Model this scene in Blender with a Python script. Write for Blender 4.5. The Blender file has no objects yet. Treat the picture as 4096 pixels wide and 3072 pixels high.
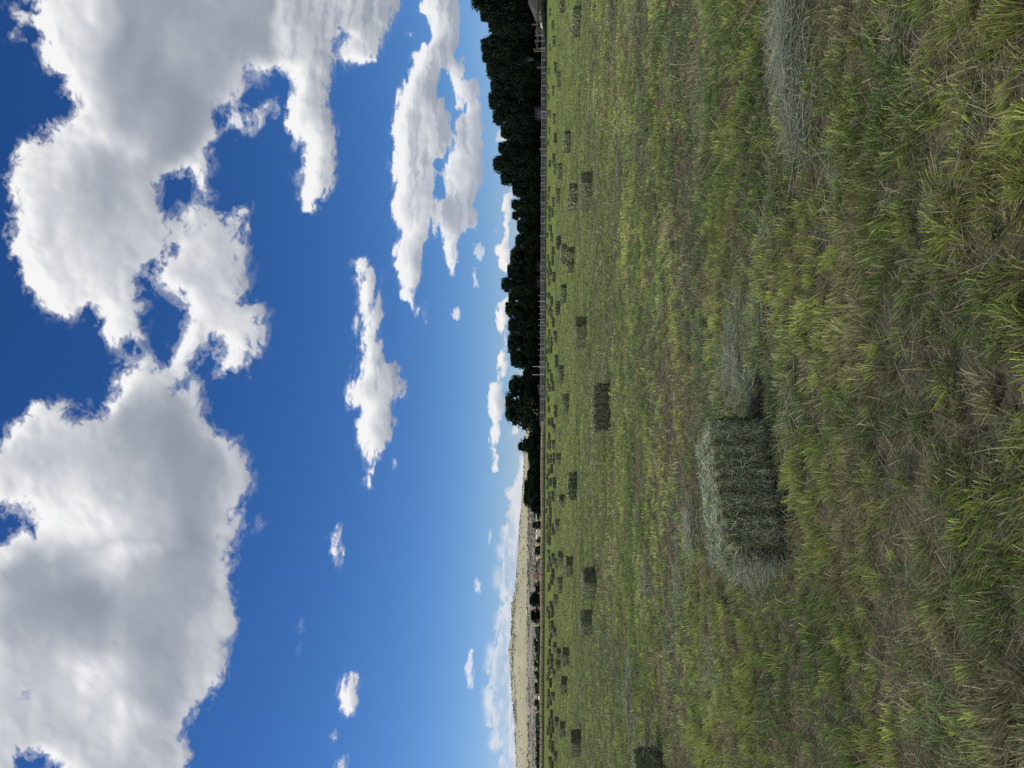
import bpy, math, random
import numpy as np
from mathutils import Matrix, Vector

rng = np.random.default_rng(7)
random.seed(7)
C = bpy.context.scene.collection
SC = bpy.context.scene

# ------------------------------------------------------------------ camera
F_PX, W_PX, H_PX = 2925.0, 4096.0, 3072.0
EYE = 1.6
HOR = 2158.0          # where the horizon crosses the middle of the picture
ROLL = 0.0045
eps = math.atan((HOR - W_PX / 2) / F_PX)
fwd = Vector((0, math.cos(eps), math.sin(eps)))
right_w = Vector((1, 0, 0))
up_w = right_w.cross(fwd)
Rr = Matrix.Rotation(-ROLL, 3, fwd)
right_w = Rr @ right_w
up_w = Rr @ up_w
cam_x = -up_w          # the phone was held on its side: picture right is down
cam_y = right_w        # picture up is the scene's right
cam_z = -fwd
M = Matrix((cam_x, cam_y, cam_z)).transposed().to_4x4()
M.translation = Vector((0, 0, EYE))
cam_d = bpy.data.cameras.new('camera')
cam = bpy.data.objects.new('camera', cam_d)
C.objects.link(cam)
cam.matrix_world = M
cam_d.sensor_width = 36.0
cam_d.lens = F_PX / W_PX * 36.0
cam_d.clip_start = 0.05
cam_d.clip_end = 60000
SC.camera = cam
M3 = np.array(M.to_3x3())


def rays(px, py):
    px = np.asarray(px, float); py = np.asarray(py, float)
    d = np.stack([(px - W_PX / 2) / F_PX, (H_PX / 2 - py) / F_PX, -np.ones_like(px)], -1)
    return d @ M3.T


def at_depth(px, py, Y):
    r = rays(px, py)
    s = np.asarray(Y, float) / r[..., 1]
    return np.array([0, 0, EYE]) + r * s[..., None]


def on_ground(px, py, z=0.0):
    r = rays(px, py)
    s = (z - EYE) / r[..., 2]
    return np.array([0, 0, EYE]) + r * s[..., None]


def horizon_px(py):
    return HOR + (py - H_PX / 2) * ROLL


# ------------------------------------------------------------------ noise
def vnoise(x, y, seed=0):
    x = np.asarray(x, float); y = np.asarray(y, float)
    n = 256
    lat = np.random.default_rng(1000 + seed).random((n, n))
    xi = np.floor(x).astype(int); yi = np.floor(y).astype(int)
    fx = x - xi; fy = y - yi
    fx = fx * fx * fx * (fx * (fx * 6 - 15) + 10); fy = fy * fy * fy * (fy * (fy * 6 - 15) + 10)
    a = lat[xi % n, yi % n]; b = lat[(xi + 1) % n, yi % n]
    c = lat[xi % n, (yi + 1) % n]; d = lat[(xi + 1) % n, (yi + 1) % n]
    return (a * (1 - fx) + b * fx) * (1 - fy) + (c * (1 - fx) + d * fx) * fy


def fbm(x, y, octaves=4, seed=0, gain=0.5, lac=2.03):
    t = 0; amp = 1.0; s = 0
    for o in range(octaves):
        t = t + amp * vnoise(x + 17.3 * o, y - 9.1 * o, seed + o); s += amp
        amp *= gain; x = x * lac; y = y * lac
    return t / s


def sstep(a, b, v):
    t = np.clip((v - a) / (b - a), 0, 1)
    return t * t * (3 - 2 * t)


# ------------------------------------------------------------------ mesh helpers
def link(name, me, mat=None, parent=None):
    o = bpy.data.objects.new(name, me)
    C.objects.link(o)
    if mat and not me.materials:
        me.materials.append(mat)
    if parent:
        o.parent = parent
    return o


def mesh_np(name, V, Fq, col=None, smooth=False):
    """V (n,3), Fq (m,3|4) ints"""
    me = bpy.data.meshes.new(name)
    k = Fq.shape[1]
    me.vertices.add(len(V)); me.vertices.foreach_set('co', np.ascontiguousarray(V, np.float32).ravel())
    me.loops.add(Fq.size); me.loops.foreach_set('vertex_index', np.ascontiguousarray(Fq, np.int32).ravel())
    me.polygons.add(len(Fq))
    me.polygons.foreach_set('loop_start', np.arange(0, Fq.size, k, dtype=np.int32))
    if smooth:
        me.polygons.foreach_set('use_smooth', np.ones(len(Fq), bool))
    if col is not None:
        a = me.color_attributes.new('Col', 'FLOAT_COLOR', 'POINT')
        c4 = np.ones((len(V), 4), np.float32); c4[:, :col.shape[1]] = col
        a.data.foreach_set('color', c4.ravel())
    me.update(calc_edges=True)
    return me


def tag(o, label=None, cat=None, group=None, kind=None):
    if label: o['label'] = label
    if cat: o['category'] = cat
    if group: o['group'] = group
    if kind: o['kind'] = kind
    return o


def empty(name, loc):
    o = bpy.data.objects.new(name, None)
    o.location = loc
    C.objects.link(o)
    return o


class MB:
    """collects boxes and tubes, then links them as one mesh"""
    def __init__(s): s.v = []; s.f = []
    def quadbox(s, pts):
        b = len(s.v); s.v += [tuple(p) for p in pts]
        for q in ((0, 3, 2, 1), (4, 5, 6, 7), (0, 1, 5, 4), (1, 2, 6, 5), (2, 3, 7, 6), (3, 0, 4, 7)):
            s.f.append([b + i for i in q])
    def box(s, c, h):
        x, y, z = c; a, b, d = h
        s.quadbox([(x - a, y - b, z - d), (x + a, y - b, z - d), (x + a, y + b, z - d), (x - a, y + b, z - d),
                   (x - a, y - b, z + d), (x + a, y - b, z + d), (x + a, y + b, z + d), (x - a, y + b, z + d)])
    def tube(s, pts, rad, n=6):
        pts = [Vector(p) for p in pts]
        b = len(s.v)
        for i, p in enumerate(pts):
            d = (pts[min(i + 1, len(pts) - 1)] - pts[max(i - 1, 0)]).normalized()
            a = d.orthogonal().normalized(); c = d.cross(a)
            r = rad[i] if hasattr(rad, '__len__') else rad
            for k in range(n):
                t = 2 * math.pi * k / n
                s.v.append(tuple(p + (a * math.cos(t) + c * math.sin(t)) * r))
        for i in range(len(pts) - 1):
            for k in range(n):
                s.f.append([b + i * n + k, b + i * n + (k + 1) % n, b + (i + 1) * n + (k + 1) % n, b + (i + 1) * n + k])
        s.f.append([b + k for k in range(n)][::-1])
        s.f.append([b + (len(pts) - 1) * n + k for k in range(n)])
    def poly(s, pts):
        b = len(s.v); s.v += [tuple(p) for p in pts]; s.f.append(list(range(b, b + len(pts))))
    def build(s, name, mat, parent=None):
        me = bpy.data.meshes.new(name); me.from_pydata(s.v, [], s.f); me.update()
        return link(name, me, mat, parent)


# ------------------------------------------------------------------ materials
def new_mat(name):
    m = bpy.data.materials.new(name); m.use_nodes = True
    m.node_tree.nodes.clear()
    return m, m.node_tree.nodes, m.node_tree.links


def out(n, l, sh):
    o = n.new('ShaderNodeOutputMaterial'); l.new(sh, o.inputs['Surface'])


def mat_plain(name, col, rough=0.85, noise=None, scale=5.0, spec=0.2, metal=0.0):
    m, n, l = new_mat(name)
    b = n.new('ShaderNodeBsdfPrincipled')
    b.inputs['Roughness'].default_value = rough
    b.inputs['Specular IOR Level'].default_value = spec
    b.inputs['Metallic'].default_value = metal
    tc = n.new('ShaderNodeTexCoord'); nz = n.new('ShaderNodeTexNoise')
    nz.inputs['Scale'].default_value = scale; nz.inputs['Detail'].default_value = 6
    l.new(tc.outputs['Object'], nz.inputs['Vector'])
    r = n.new('ShaderNodeValToRGB')
    c2 = noise or tuple(c * 0.6 for c in col)
    r.color_ramp.elements[0].position = 0.3; r.color_ramp.elements[1].position = 0.7
    r.color_ramp.elements[0].color = (*c2, 1); r.color_ramp.elements[1].color = (*col, 1)
    l.new(nz.outputs['Fac'], r.inputs['Fac']); l.new(r.outputs['Color'], b.inputs['Base Color'])
    out(n, l, b.outputs['BSDF'])
    return m


def mat_attr(name, transl=0.25, nscale=None, mul=(1, 1, 1)):
    """foliage / straw: colour stored per blade"""
    m, n, l = new_mat(name)
    a = n.new('ShaderNodeVertexColor'); a.layer_name = 'Col'
    col = a.outputs['Color']
    if nscale:
        tc = n.new('ShaderNodeTexCoord'); nz = n.new('ShaderNodeTexNoise')
        nz.inputs['Scale'].default_value = nscale; nz.inputs['Detail'].default_value = 5
        l.new(tc.outputs['Object'], nz.inputs['Vector'])
        mr = n.new('ShaderNodeMapRange')
        mr.inputs['From Min'].default_value = 0.3; mr.inputs['From Max'].default_value = 0.7
        mr.inputs['To Min'].default_value = 0.55; mr.inputs['To Max'].default_value = 1.4
        l.new(nz.outputs['Fac'], mr.inputs['Value'])
        mx = n.new('ShaderNodeVectorMath'); mx.operation = 'SCALE'
        l.new(col, mx.inputs[0]); l.new(mr.outputs['Result'], mx.inputs['Scale'])
        col = mx.outputs['Vector']
    d = n.new('ShaderNodeBsdfDiffuse'); l.new(col, d.inputs['Color'])
    if transl > 0:
        t = n.new('ShaderNodeBsdfTranslucent'); l.new(col, t.inputs['Color'])
        mx = n.new('ShaderNodeMixShader'); mx.inputs['Fac'].default_value = transl
        l.new(d.outputs['BSDF'], mx.inputs[1]); l.new(t.outputs['BSDF'], mx.inputs[2])
        out(n, l, mx.outputs['Shader'])
    else:
        out(n, l, d.outputs['BSDF'])
    return m


M_grass = mat_attr('grass blades', 0.25)
M_hay = mat_attr('hay strands', 0.1)
M_leaf = mat_attr('leaves', 0.0)
M_bark = mat_plain('bark', (0.09, 0.08, 0.075), noise=(0.04, 0.036, 0.034), scale=2)
M_pale_bark = mat_plain('pale dead wood', (0.30, 0.28, 0.30), noise=(0.16, 0.15, 0.17), scale=2)
M_pipe = mat_plain('galvanised pipe', (0.62, 0.61, 0.58), 0.6, noise=(0.42, 0.40, 0.36), scale=0.6)
M_wood = mat_plain('weathered wood', (0.17, 0.16, 0.15), noise=(0.09, 0.085, 0.08), scale=3)
M_post = mat_plain('dark fence post', (0.07, 0.055, 0.045), noise=(0.03, 0.025, 0.02), scale=2)
M_roofbrown = mat_plain('old shed roof', (0.085, 0.078, 0.072), noise=(0.05, 0.046, 0.043), scale=4)
M_roofred = mat_plain('red metal roof', (0.20, 0.055, 0.055), noise=(0.14, 0.04, 0.045), scale=1)
M_stucco = mat_plain('pinkish grey stucco', (0.42, 0.36, 0.34), noise=(0.36, 0.31, 0.29), scale=0.6)
M_white = mat_plain('white paint', (0.78, 0.77, 0.73), noise=(0.6, 0.59, 0.56), scale=1)
M_glass = mat_plain('dark window glass', (0.03, 0.035, 0.04), 0.15, spec=0.6)
M_trim = mat_plain('dark brown fascia', (0.05, 0.035, 0.035))
M_pinkroof = mat_plain('pale pink roof', (0.50, 0.33, 0.29), noise=(0.4, 0.27, 0.24), scale=1)


# ------------------------------------------------------------------ sky and light
SUN_EL, SUN_AZ = math.radians(46), math.radians(-88)   # azimuth from +Y towards +X
w = bpy.data.worlds.new('World'); SC.world = w; w.use_nodes = True
n, l = w.node_tree.nodes, w.node_tree.links
n.clear()
sky = n.new('ShaderNodeTexSky'); sky.sky_type = 'NISHITA'; sky.sun_disc = False
sky.sun_elevation = SUN_EL; sky.sun_rotation = SUN_AZ
sky.altitude = 1800; sky.air_density = 1.0; sky.dust_density = 0.15; sky.ozone_density = 2.0
def mth_(op, a, b=None, c=None):
    q = n.new('ShaderNodeMath'); q.operation = op
    for k_, v_ in enumerate((a, b, c)):
        if v_ is None: continue
        if isinstance(v_, (int, float)): q.inputs[k_].default_value = v_
        else: l.new(v_, q.inputs[k_])
    return q.outputs[0]
sepc = n.new('ShaderNodeSeparateColor'); l.new(sky.outputs['Color'], sepc.inputs[0])
comb = n.new('ShaderNodeCombineColor')
for k_, (a_, p_) in enumerate(((.84, 1.55), (.78, 1.2), (1.0, 1.03))):   # deeper, cleaner blue of thin high-altitude air
    l.new(mth_('MULTIPLY', mth_('POWER', mth_('MULTIPLY', sepc.outputs[k_], .10), p_), a_ / .10), comb.inputs[k_])
# cumulus added over the unseen sky behind the viewer as white fill light
tc = n.new('ShaderNodeTexCoord'); nz = n.new('ShaderNodeTexNoise'); nz.inputs['Scale'].default_value = 3.2; nz.inputs['Detail'].default_value = 9; nz.inputs['Roughness'].default_value = .58
l.new(tc.outputs['Generated'], nz.inputs['Vector'])
sx = n.new('ShaderNodeSeparateXYZ'); l.new(tc.outputs['Generated'], sx.inputs[0])
def mrng(v, a, b):
    q = n.new('ShaderNodeMapRange'); q.interpolation_type = 'SMOOTHSTEP'; q.inputs['From Min'].default_value = a; q.inputs['From Max'].default_value = b; l.new(v, q.inputs['Value']); return q.outputs['Result']
cm = mth_('MULTIPLY', mth_('MULTIPLY', mrng(nz.outputs['Fac'], .46, .56), mrng(sx.outputs['Y'], .35, .05)), mrng(sx.outputs['Z'], .02, .12))
mxw = n.new('ShaderNodeMix'); mxw.data_type = 'RGBA'; l.new(cm, mxw.inputs[0]); l.new(comb.outputs[0], mxw.inputs[6]); mxw.inputs[7].default_value = (9.5, 9.4, 9.3, 1)
bg = n.new('ShaderNodeBackground'); bg.inputs['Strength'].default_value = 0.10
wo = n.new('ShaderNodeOutputWorld')
l.new(mxw.outputs[2], bg.inputs['Color']); l.new(bg.outputs['Background'], wo.inputs['Surface'])

sd = bpy.data.lights.new('sun', 'SUN'); sd.energy = 3.75; sd.angle = math.radians(34); sd.color = (1.0, 0.95, 0.86)
so = bpy.data.objects.new('sun', sd); C.objects.link(so)
sv = Vector((math.sin(SUN_AZ) * math.cos(SUN_EL), math.cos(SUN_AZ) * math.cos(SUN_EL), math.sin(SUN_EL)))
so.rotation_euler = sv.to_track_quat('Z', 'Y').to_euler()
so.location = (0, 0, 60)
SC.view_settings.view_transform = 'Standard'; SC.view_settings.look = 'None'
SC.view_settings.exposure = 0; SC.view_settings.gamma = 1


# cloud outlines, measured as directions through the camera (x = down from zenith, y = towards the left)
def Z(ox, oy, k, pts):
    return [(ox + a * k, oy + b * k) for a, b in pts]


kA, kC, kB, kD = 0.9259, 0.9259, 1.008, 1.0076
CL = [  # (polygon, strength, edge blur, wispiness)
 (Z(0, 0, kA, [(130,-200),(130,0),(150,100),(190,220),(230,340),(300,450),(350,545),(280,500),(190,530),(150,590),(130,620),(60,640),(40,700),(5,770),(60,830),(100,860),(50,930),(20,980),(25,1060),(15,1110),(80,1190),(110,1260),(190,1310),(280,1365),(330,1320),(400,1350),(440,1400),(440,1470),(470,1520),(520,1480),(590,1470),(600,1370),(620,1290),(590,1200),(640,1130),(740,1090),(780,1040),(770,940),(700,880),(660,780),(740,780),(800,720),(830,780),(900,840),(940,830),(890,740),(910,650),(940,580),(930,490),(1000,500),(1040,400),(1060,310),(1150,310),(1190,280),(1190,-200)]), 1.0),
 (Z(0, 0, kA, [(990,540),(1040,520),(1100,470),(1160,440),(1120,520),(1100,575),(1060,540),(1000,580)]), 0.75),
 (Z(0, 0, kA, [(840,860),(880,900),(940,920),(1040,910),(1110,880),(1060,980),(1070,1100),(1050,1220),(1010,1290),(1050,1340),(1100,1310),(1150,1340),(1150,1440),(1120,1540),(1060,1580),(1100,1640),(1020,1590),(960,1665),(920,1640),(960,1560),(920,1440),(880,1440),(850,1500),(800,1550),(770,1490),(790,1380),(830,1320),(740,1260),(665,1190),(700,1130),(780,1090),(790,980),(800,910)]), 0.97),
 (Z(0, 0, kA, [(20,10),(60,-10),(110,60),(90,110),(100,200),(60,210),(30,180),(70,120),(40,60)]), 0.7),
 (Z(0, 1400, kB, [(540,0),(590,30),(640,70),(720,40),(780,80),(790,200),(820,280),(880,340),(960,400),(1000,500),(990,570),(950,600),(940,690),(920,760),(930,850),(900,930),(910,1010),(935,1040),(920,1100),(880,1150),(900,1220),(860,1290),(830,1360),(800,1400),(760,1470),(740,1540),(745,1659),(745,1900),(-300,1900),(-300,300),(-60,400),(30,330),(100,270),(130,220),(200,180),(280,190),(320,260),(380,270),(430,190),(470,120),(510,60)]), 1.0),
 (Z(0, 1400, kB, [(970,680),(1010,690),(1060,650),(1020,720)]), 0.75),
 (Z(1000, 0, kC, [(75,-200),(60,90),(80,220),(110,300),(160,340),(170,400),(120,430),(115,480),(150,540),(180,590),(220,570),(240,660),(250,700),(225,760),(220,820),(240,860),(225,910),(260,915),(300,890),(310,860),(340,820),(360,780),(370,690),(385,570),(345,520),(350,430),(365,340),(350,200),(365,100),(370,-200)]), 1.0),
 (Z(1000, 0, kC, [(380,-200),(370,90),(410,140),(450,155),(400,190),(385,240),(430,270),(490,250),(500,270),(550,280),(580,210),(610,120),(640,30),(635,-200)]), 0.97),
 (Z(1000, 0, kC, [(720,-200),(740,40),(770,60),(780,120),(770,190),(730,210),(695,260),(690,290),(630,380),(640,450),(610,540),(620,620),(600,750),(625,810),(600,880),(610,940),(655,1000),(615,1090),(615,1140),(650,1210),(650,1250),(680,1315),(720,1310),(710,1280),(740,1180),(740,1110),(760,1070),(770,980),(800,900),(790,820),(800,700),(850,680),(870,600),(860,470),(820,520),(800,540),(810,400),(830,310),(880,300),(900,150),(905,-200)]), 1.0),
 (Z(1000, 0, kC, [(808,430),(842,415),(838,510),(810,510)]), 0.95),
 (Z(1000, 0, kC, [(788,880),(818,880),(812,1020),(795,1000)]), 0.85),
 (Z(1000, 0, kC, [(680,170),(710,160),(700,190)]), 0.7),
 (Z(1000, 0, kC, [(712,1310),(730,1330),(745,1305),(762,1310),(752,1395),(742,1370),(735,1340),(720,1395)]), 0.7),
 (Z(1000, 0, kC, [(880,1355),(905,1340),(902,1395),(886,1395)]), 0.8),
 (Z(1000, 0, kC, [(850,310),(880,290),(905,240),(930,240),(925,340),(945,350),(980,330),(990,420),(1005,470),(1005,600),(1000,760),(985,850),(970,1000),(930,990),(900,1010),(890,1100),(885,1160),(870,1190),(850,1130),(835,1060),(840,1010),(820,960),(820,880),(840,830),(830,760),(860,690),(880,640),(875,580),(900,530),(935,480),(930,410),(940,360),(915,470),(880,470),(870,380)]), 0.97),
 (Z(1000, 0, kC, [(970,1060),(1015,1065),(1005,1120),(980,1110)]), 0.62),
 (Z(1000, 0, kC, [(963,1150),(981,1150),(978,1250),(964,1235)]), 0.8),
 (Z(1000, 0, kC, [(1000,500),(1008,480),(1012,800),(1000,830)]), 0.55),
 (Z(1000, 0, kC, [(490,1095),(520,1110),(520,1160),(540,1190),(540,1240),(570,1290),(575,1350),(560,1470),(580,1480),(580,1560),(600,1590),(640,1575),(660,1640),(670,1690),(440,1690),(445,1640),(480,1590),(470,1540),(490,1460),(490,1400),(480,1300),(455,1210),(460,1170),(445,1130)]), 0.95),
 (Z(1000, 0, kC, [(462,1330),(450,1400),(435,1480),(450,1490),(462,1420),(475,1345)]), 0.6),
 (Z(1000, 1400, kD, [(435,0),(430,70),(440,80),(410,110),(385,160),(410,220),(440,250),(430,290),(420,340),(430,390),(460,440),(460,490),(440,530),(490,560),(495,520),(490,480),(510,400),(530,350),(550,360),(575,290),(560,240),(570,180),(600,190),(620,150),(600,90),(585,55),(545,70),(530,0)]), 0.97),
 (Z(1000, 1400, kD, [(365,675),(376,700),(376,870),(340,915),(345,880),(315,820),(325,730),(345,690)]), 0.9),
 (Z(1000, 1400, kD, [(400,1265),(435,1285),(425,1450),(400,1475),(350,1430),(345,1340),(370,1290)]), 0.97),
 (Z(1000, 1400, kD, [(200,1055),(220,1070),(200,1128),(185,1105)]), 0.75),
 (Z(1000, 1400, kD, [(185,1180),(198,1170),(195,1215),(185,1210)]), 0.55),
 (Z(1000, 1400, kD, [(140,1300),(146,1310),(135,1380),(125,1350)]), 0.65),
 (Z(1000, 1400, kD, [(318,1515),(340,1510),(337,1550),(318,1552)]), 0.7),
 (Z(1000, 1400, kD, [(380,1600),(395,1640),(385,1800),(310,1800),(330,1680),(350,1620)]), 0.9),
 (Z(1000, 1400, kD, [(565,430),(578,430),(575,470),(567,470)]), 0.65),
 (Z(1000, 1400, kD, [(670,1050),(676,1050),(676,1120),(670,1110)]), 0.5),
 (Z(1000, 1400, kD, [(955,130),(1000,150),(1000,300),(990,400),(980,490),(955,470),(965,400),(955,360),(970,300),(945,220),(940,180)]), 1.0),
 (Z(1000, 1400, kD, [(995,0),(1010,60),(1003,150),(988,120),(985,50)]), 0.9),
 (Z(1000, 0, kC, [(1060,1330),(1090,1290),(1115,1250),(1115,1400),(1100,1480),(1105,1600),(1090,1680),(1075,1600),(1080,1540),(1085,1480),(1070,1420)]), 0.95),
 (Z(1000, 0, kC, [(1065,1080),(1095,1040),(1120,1010),(1122,1130),(1105,1160),(1080,1150)]), 0.97),
 (Z(1000, 0, kC, [(1105,830),(1125,800),(1150,840),(1130,900),(1125,1020),(1105,1020),(1105,950),(1085,900)]), 0.9),
 (Z(1000, 0, kC, [(1055,925),(1066,925),(1066,1010),(1057,1000)]), 0.5),
 (Z(1000, 0, kC, [(1070,560),(1110,590),(1100,640),(1060,600)]), 0.7),
 (Z(1000, 1400, kD, [(1010,680),(985,790),(975,880),(985,980),(1010,1000),(970,1060),(970,1120),(940,1160),(945,1260),(930,1340),(935,1490),(960,1500),(965,1590),(1005,1590),(980,1659),(985,1900),(1120,1900),(1120,1480),(1100,1220),(1100,1000),(1100,850),(1105,700),(1060,600)]), 0.80),
 (Z(1000, 1400, kD, [(1022,540),(1040,530),(1042,580),(1022,580)]), 0.8),
 (Z(1000, 1400, kD, [(1035,560),(1060,500),(1070,420),(1150,420),(1150,800),(1060,760),(1030,700)]), 0.56),
 (Z(1000, 1400, kD, [(1040,300),(1060,270),(1060,330),(1045,335)]), 0.65),
 (Z(1000, 1400, kD, [(868,1200),(886,1205),(890,1330),(872,1358),(864,1280)]), 0.72),
 (Z(1000, 1400, kD, [(908,905),(923,930),(917,972),(906,950)]), 0.75),
 (Z(1000, 1400, kD, [(940,720),(955,680),(951,740),(936,785)]), 0.7),
]
HOLES = [
 Z(0, 1400, kB, [(-300,600),(60,620),(150,660),(100,720),(30,770),(-300,830)]),
 Z(0, 1400, kB, [(50,1665),(110,1600),(190,1620),(250,1700),(240,1760),(40,1760)]),
 Z(0, 1400, kB, [(50,1430),(90,1370),(130,1340),(100,1400)]),
 Z(0, 1400, kB, [(690,150),(730,120),(735,150),(700,185)]),
 Z(0, 0, kA, [(165,590),(215,560),(235,590),(205,650)]),
 [(585,1170),(650,1240),(745,1330),(735,1400),(650,1440),(600,1400),(575,1340),(600,1270)],
 [(330,1440),(430,1436),(500,1412),(548,1330),(605,1370),(562,1425),(520,1470),(462,1535),(400,1610)],
]
# grey bellies: (x, y, rx, ry, amount)
GREY = [(700,330,150,420,1.0),(540,60,130,300,.9),(930,130,120,300,.85),(800,60,80,500,.6),(360,820,230,260,.30),(200,980,120,200,.15),
        (640,1800,230,210,1.0),(800,2050,110,480,1.0),(500,1700,160,120,.5),(230,2380,190,260,1.0),(600,2550,200,330,.7),(150,2300,120,160,.5),
        (760,1130,160,200,.25),(1020,60,90,260,.8),(1300,150,40,260,.55),(1130,330,60,160,.25),(1530,70,50,120,.45),(420,2980,300,160,.35)]

# CLOUD_BEGIN
BRIGHT = [(230,250,100,260,1),(150,1030,90,150,1),(420,560,90,70,.8),(330,2000,170,150,1),(170,1960,110,120,.7),(420,2230,150,110,.9),(330,2720,160,130,1),(480,2860,130,130,.7),(60,2200,70,80,.8),(1180,250,50,140,.8),(1260,560,60,200,.6),(1080,1500,60,60,.6),(520,1520,50,90,.6),(850,1000,90,90,.5),(1105,120,55,170,.9),(1150,420,60,120,.8),(700,1350,80,70,.4)]
PUFF = [Z(1000, 1400, kD, p) for p in ([(940,1160),(955,1150),(965,1200),(955,1270),(945,1250)],[(932,1340),(950,1330),(958,1420),(950,1480),(936,1490),(928,1400)],[(985,780),(995,775),(997,830),(987,840)],[(978,860),(990,870),(990,950),(978,950)],[(985,1050),(995,1040),(1000,1100),(985,1110)],[(962,1510),(975,1520),(978,1590),(965,1580)],[(1005,700),(1018,690),(1015,780),(1008,770)],[(985,1300),(993,1300),(995,1440),(986,1440)])]
STEP = 4.0
gx = np.arange(-520, 2290, STEP); gy = np.arange(-420, 3500, STEP)
GX, GY = np.meshgrid(gx, gy, indexing='ij')


def fill(poly, warp=0.0):
    m = np.zeros(GX.shape, bool)
    P = np.array(poly)
    lo = P.min(0) - 60; hi = P.max(0) + 60
    i0, i1 = np.searchsorted(gx, [lo[0], hi[0]]); j0, j1 = np.searchsorted(gy, [lo[1], hi[1]])
    X = WX[i0:i1, j0:j1]; Y = WY[i0:i1, j0:j1]
    s = np.zeros(X.shape, bool)
    for k in range(len(P)):
        x1, y1 = P[k]; x2, y2 = P[(k + 1) % len(P)]
        if y1 == y2: continue
        c = ((y1 > Y) != (y2 > Y)) & (X < (x2 - x1) * (Y - y1) / (y2 - y1) + x1)
        s ^= c
    m[i0:i1, j0:j1] = s
    return m


def blur(a, r):
    r = max(int(round(r)), 1)
    for _ in range(3):
        for ax in (0, 1):
            p = np.pad(a, [(r + 1, r) if i == ax else (0, 0) for i in (0, 1)], mode='edge')
            c = np.cumsum(p, axis=ax)
            a = (c[2 * r + 1:] - c[:-2 * r - 1]) / (2 * r + 1) if ax == 0 else (c[:, 2 * r + 1:] - c[:, :-2 * r - 1]) / (2 * r + 1)
    return a


# detail gets finer towards the horizon, where the clouds are farther away
persp = 0.26 + 0.74 * sstep(2150, 700, GX)
far_ = 1 - persp


def billow(x, y, o, seed, gain=.5):
    t = 0; amp = 1.0; sm = 0
    for k in range(o):
        v = vnoise(x + 31.7 * k, y - 11.3 * k, seed + k); t = t + amp * np.abs(2 * v - 1); sm += amp; amp *= gain
        x, y = x * 1.97 + y * .31, y * 1.97 - x * .31
    return t / sm


N1 = fbm(GX / 120, GY / 130, 5, 1) - .5; N2 = fbm(GX / 120, GY / 130, 5, 31) - .5
M1 = fbm(GX / 30, GY / 36, 5, 61) - .5; M2 = fbm(GX / 30, GY / 36, 5, 91) - .5
F1 = fbm(GX / 70, GY / 80, 7, 131, gain=.62) - .5; F2 = fbm(GX / 70, GY / 80, 7, 151, gain=.62) - .5
WX = GX + N1 * persp * 50 + F1 * (95 * persp) + M1 * (12 * persp + 26 * far_)
WY = GY + N2 * persp * 50 + F2 * (110 * persp) + M2 * (14 * persp + 60 * far_)
D = np.zeros(GX.shape); ST = np.zeros(GX.shape)
for poly, st in CL:
    Pp = np.array(poly, float); ext = np.ptp(Pp, 0)
    if ext.max() < 190: Pp = Pp.mean(0) + (Pp - Pp.mean(0)) * (1.32 if Pp[:, 0].mean() < 1500 else 1.2)      # small scraps would be eaten by the soft edge
    f_ = fill(Pp)
    D = np.maximum(D, f_ * (st if st > .9 or ext.max() > 400 else .97)); ST = np.maximum(ST, f_ * st)
for poly in HOLES:
    D[fill(poly)] = 0
pw = sstep(2050, 900, GX)
soft = blur(D, 4.2) * pw + blur(D, 1.2) * (1 - pw)
Db = (D > .5).astype(float)
thick = blur(Db, 16); mid = blur(Db, 7)
bl1 = billow(GX / 120 + N1 * 2, GY / 135 + N2 * 2, 5, 701)      # big rounded heads: 0 in the creases
bl2 = billow(GX / 46 + M1 * .6, GY / 60 + M2 * .6, 4, 721)
wisp = fbm(GX / 34 + N1 * 2.4, GY / 38 + N2 * 2.4, 6, 7, gain=.60) - .5
wfin = fbm(GX / 13 + M1, GY / 17 + M2, 5, 17, gain=.6) - .5
low = sstep(1880, 1990, GX) * sstep(1900, 2200, GY)     # the thin layered bank above the hill
lay = fbm(GX / 15 + M1 * 1.2, GY / 90, 5, 201, gain=.55) - .5
wide = blur(D, 11) * pw + blur(D, 3) * (1 - pw)
bandw = np.clip(4 * wide * (1 - wide), 0, 1) ** .8
n60 = fbm(GX / (64 * persp + 8) + N1 * 2, GY / (72 * persp + 12) + N2 * 2, 6, 741, gain=.6) - .5
edge = soft * .6 + wide * .4 + bandw * (n60 * 1.5 + wisp * .9 * pw + wfin * (.55 - .33 * pw)) + wisp * .10 + lay * low * .8 - .03
alpha = sstep(.33, .80, edge) * np.clip(soft * 2.2 + wide * .5 - .12, 0, 1)
alpha *= 1 - .36 * low
fac_ = blur(ST, 3) / np.maximum(blur(D, 3), .02)
alpha *= np.where((fac_ > 0) & (fac_ < .93), np.clip(fac_, .3, 1), 1)
alpha *= 1 - low * .55 * (1 - sstep(.40, .56, fbm(GX / 13 + M1, GY / 100, 4, 797)))
feather = sstep(.12, .45, edge) * bandw * .30 * pw * np.clip(wide * 3, 0, 1)     # thin torn vapour round the solid cloud
alpha = np.maximum(alpha, feather * (.4 + 1.2 * np.clip(wfin + .5, 0, 1)))
S1 = fbm(GX / 210, GY / 230, 3, 801, gain=.42) - .5; S2 = fbm(GX / 210, GY / 230, 3, 821, gain=.42) - .5
brt = np.zeros(GX.shape)
for cx, cy, rx, ry, am in BRIGHT:
    brt = np.maximum(brt, am * np.exp(-(((GX + S1 * 260 - cx) / rx) ** 2 + ((GY + S2 * 260 - cy) / ry) ** 2)))
puf = np.zeros(GX.shape)
for p_ in PUFF: puf = np.maximum(puf, fill(p_) * 1.0)
puf = blur(puf, 1.5)
alpha = np.maximum(alpha, puf * .95)
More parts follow.
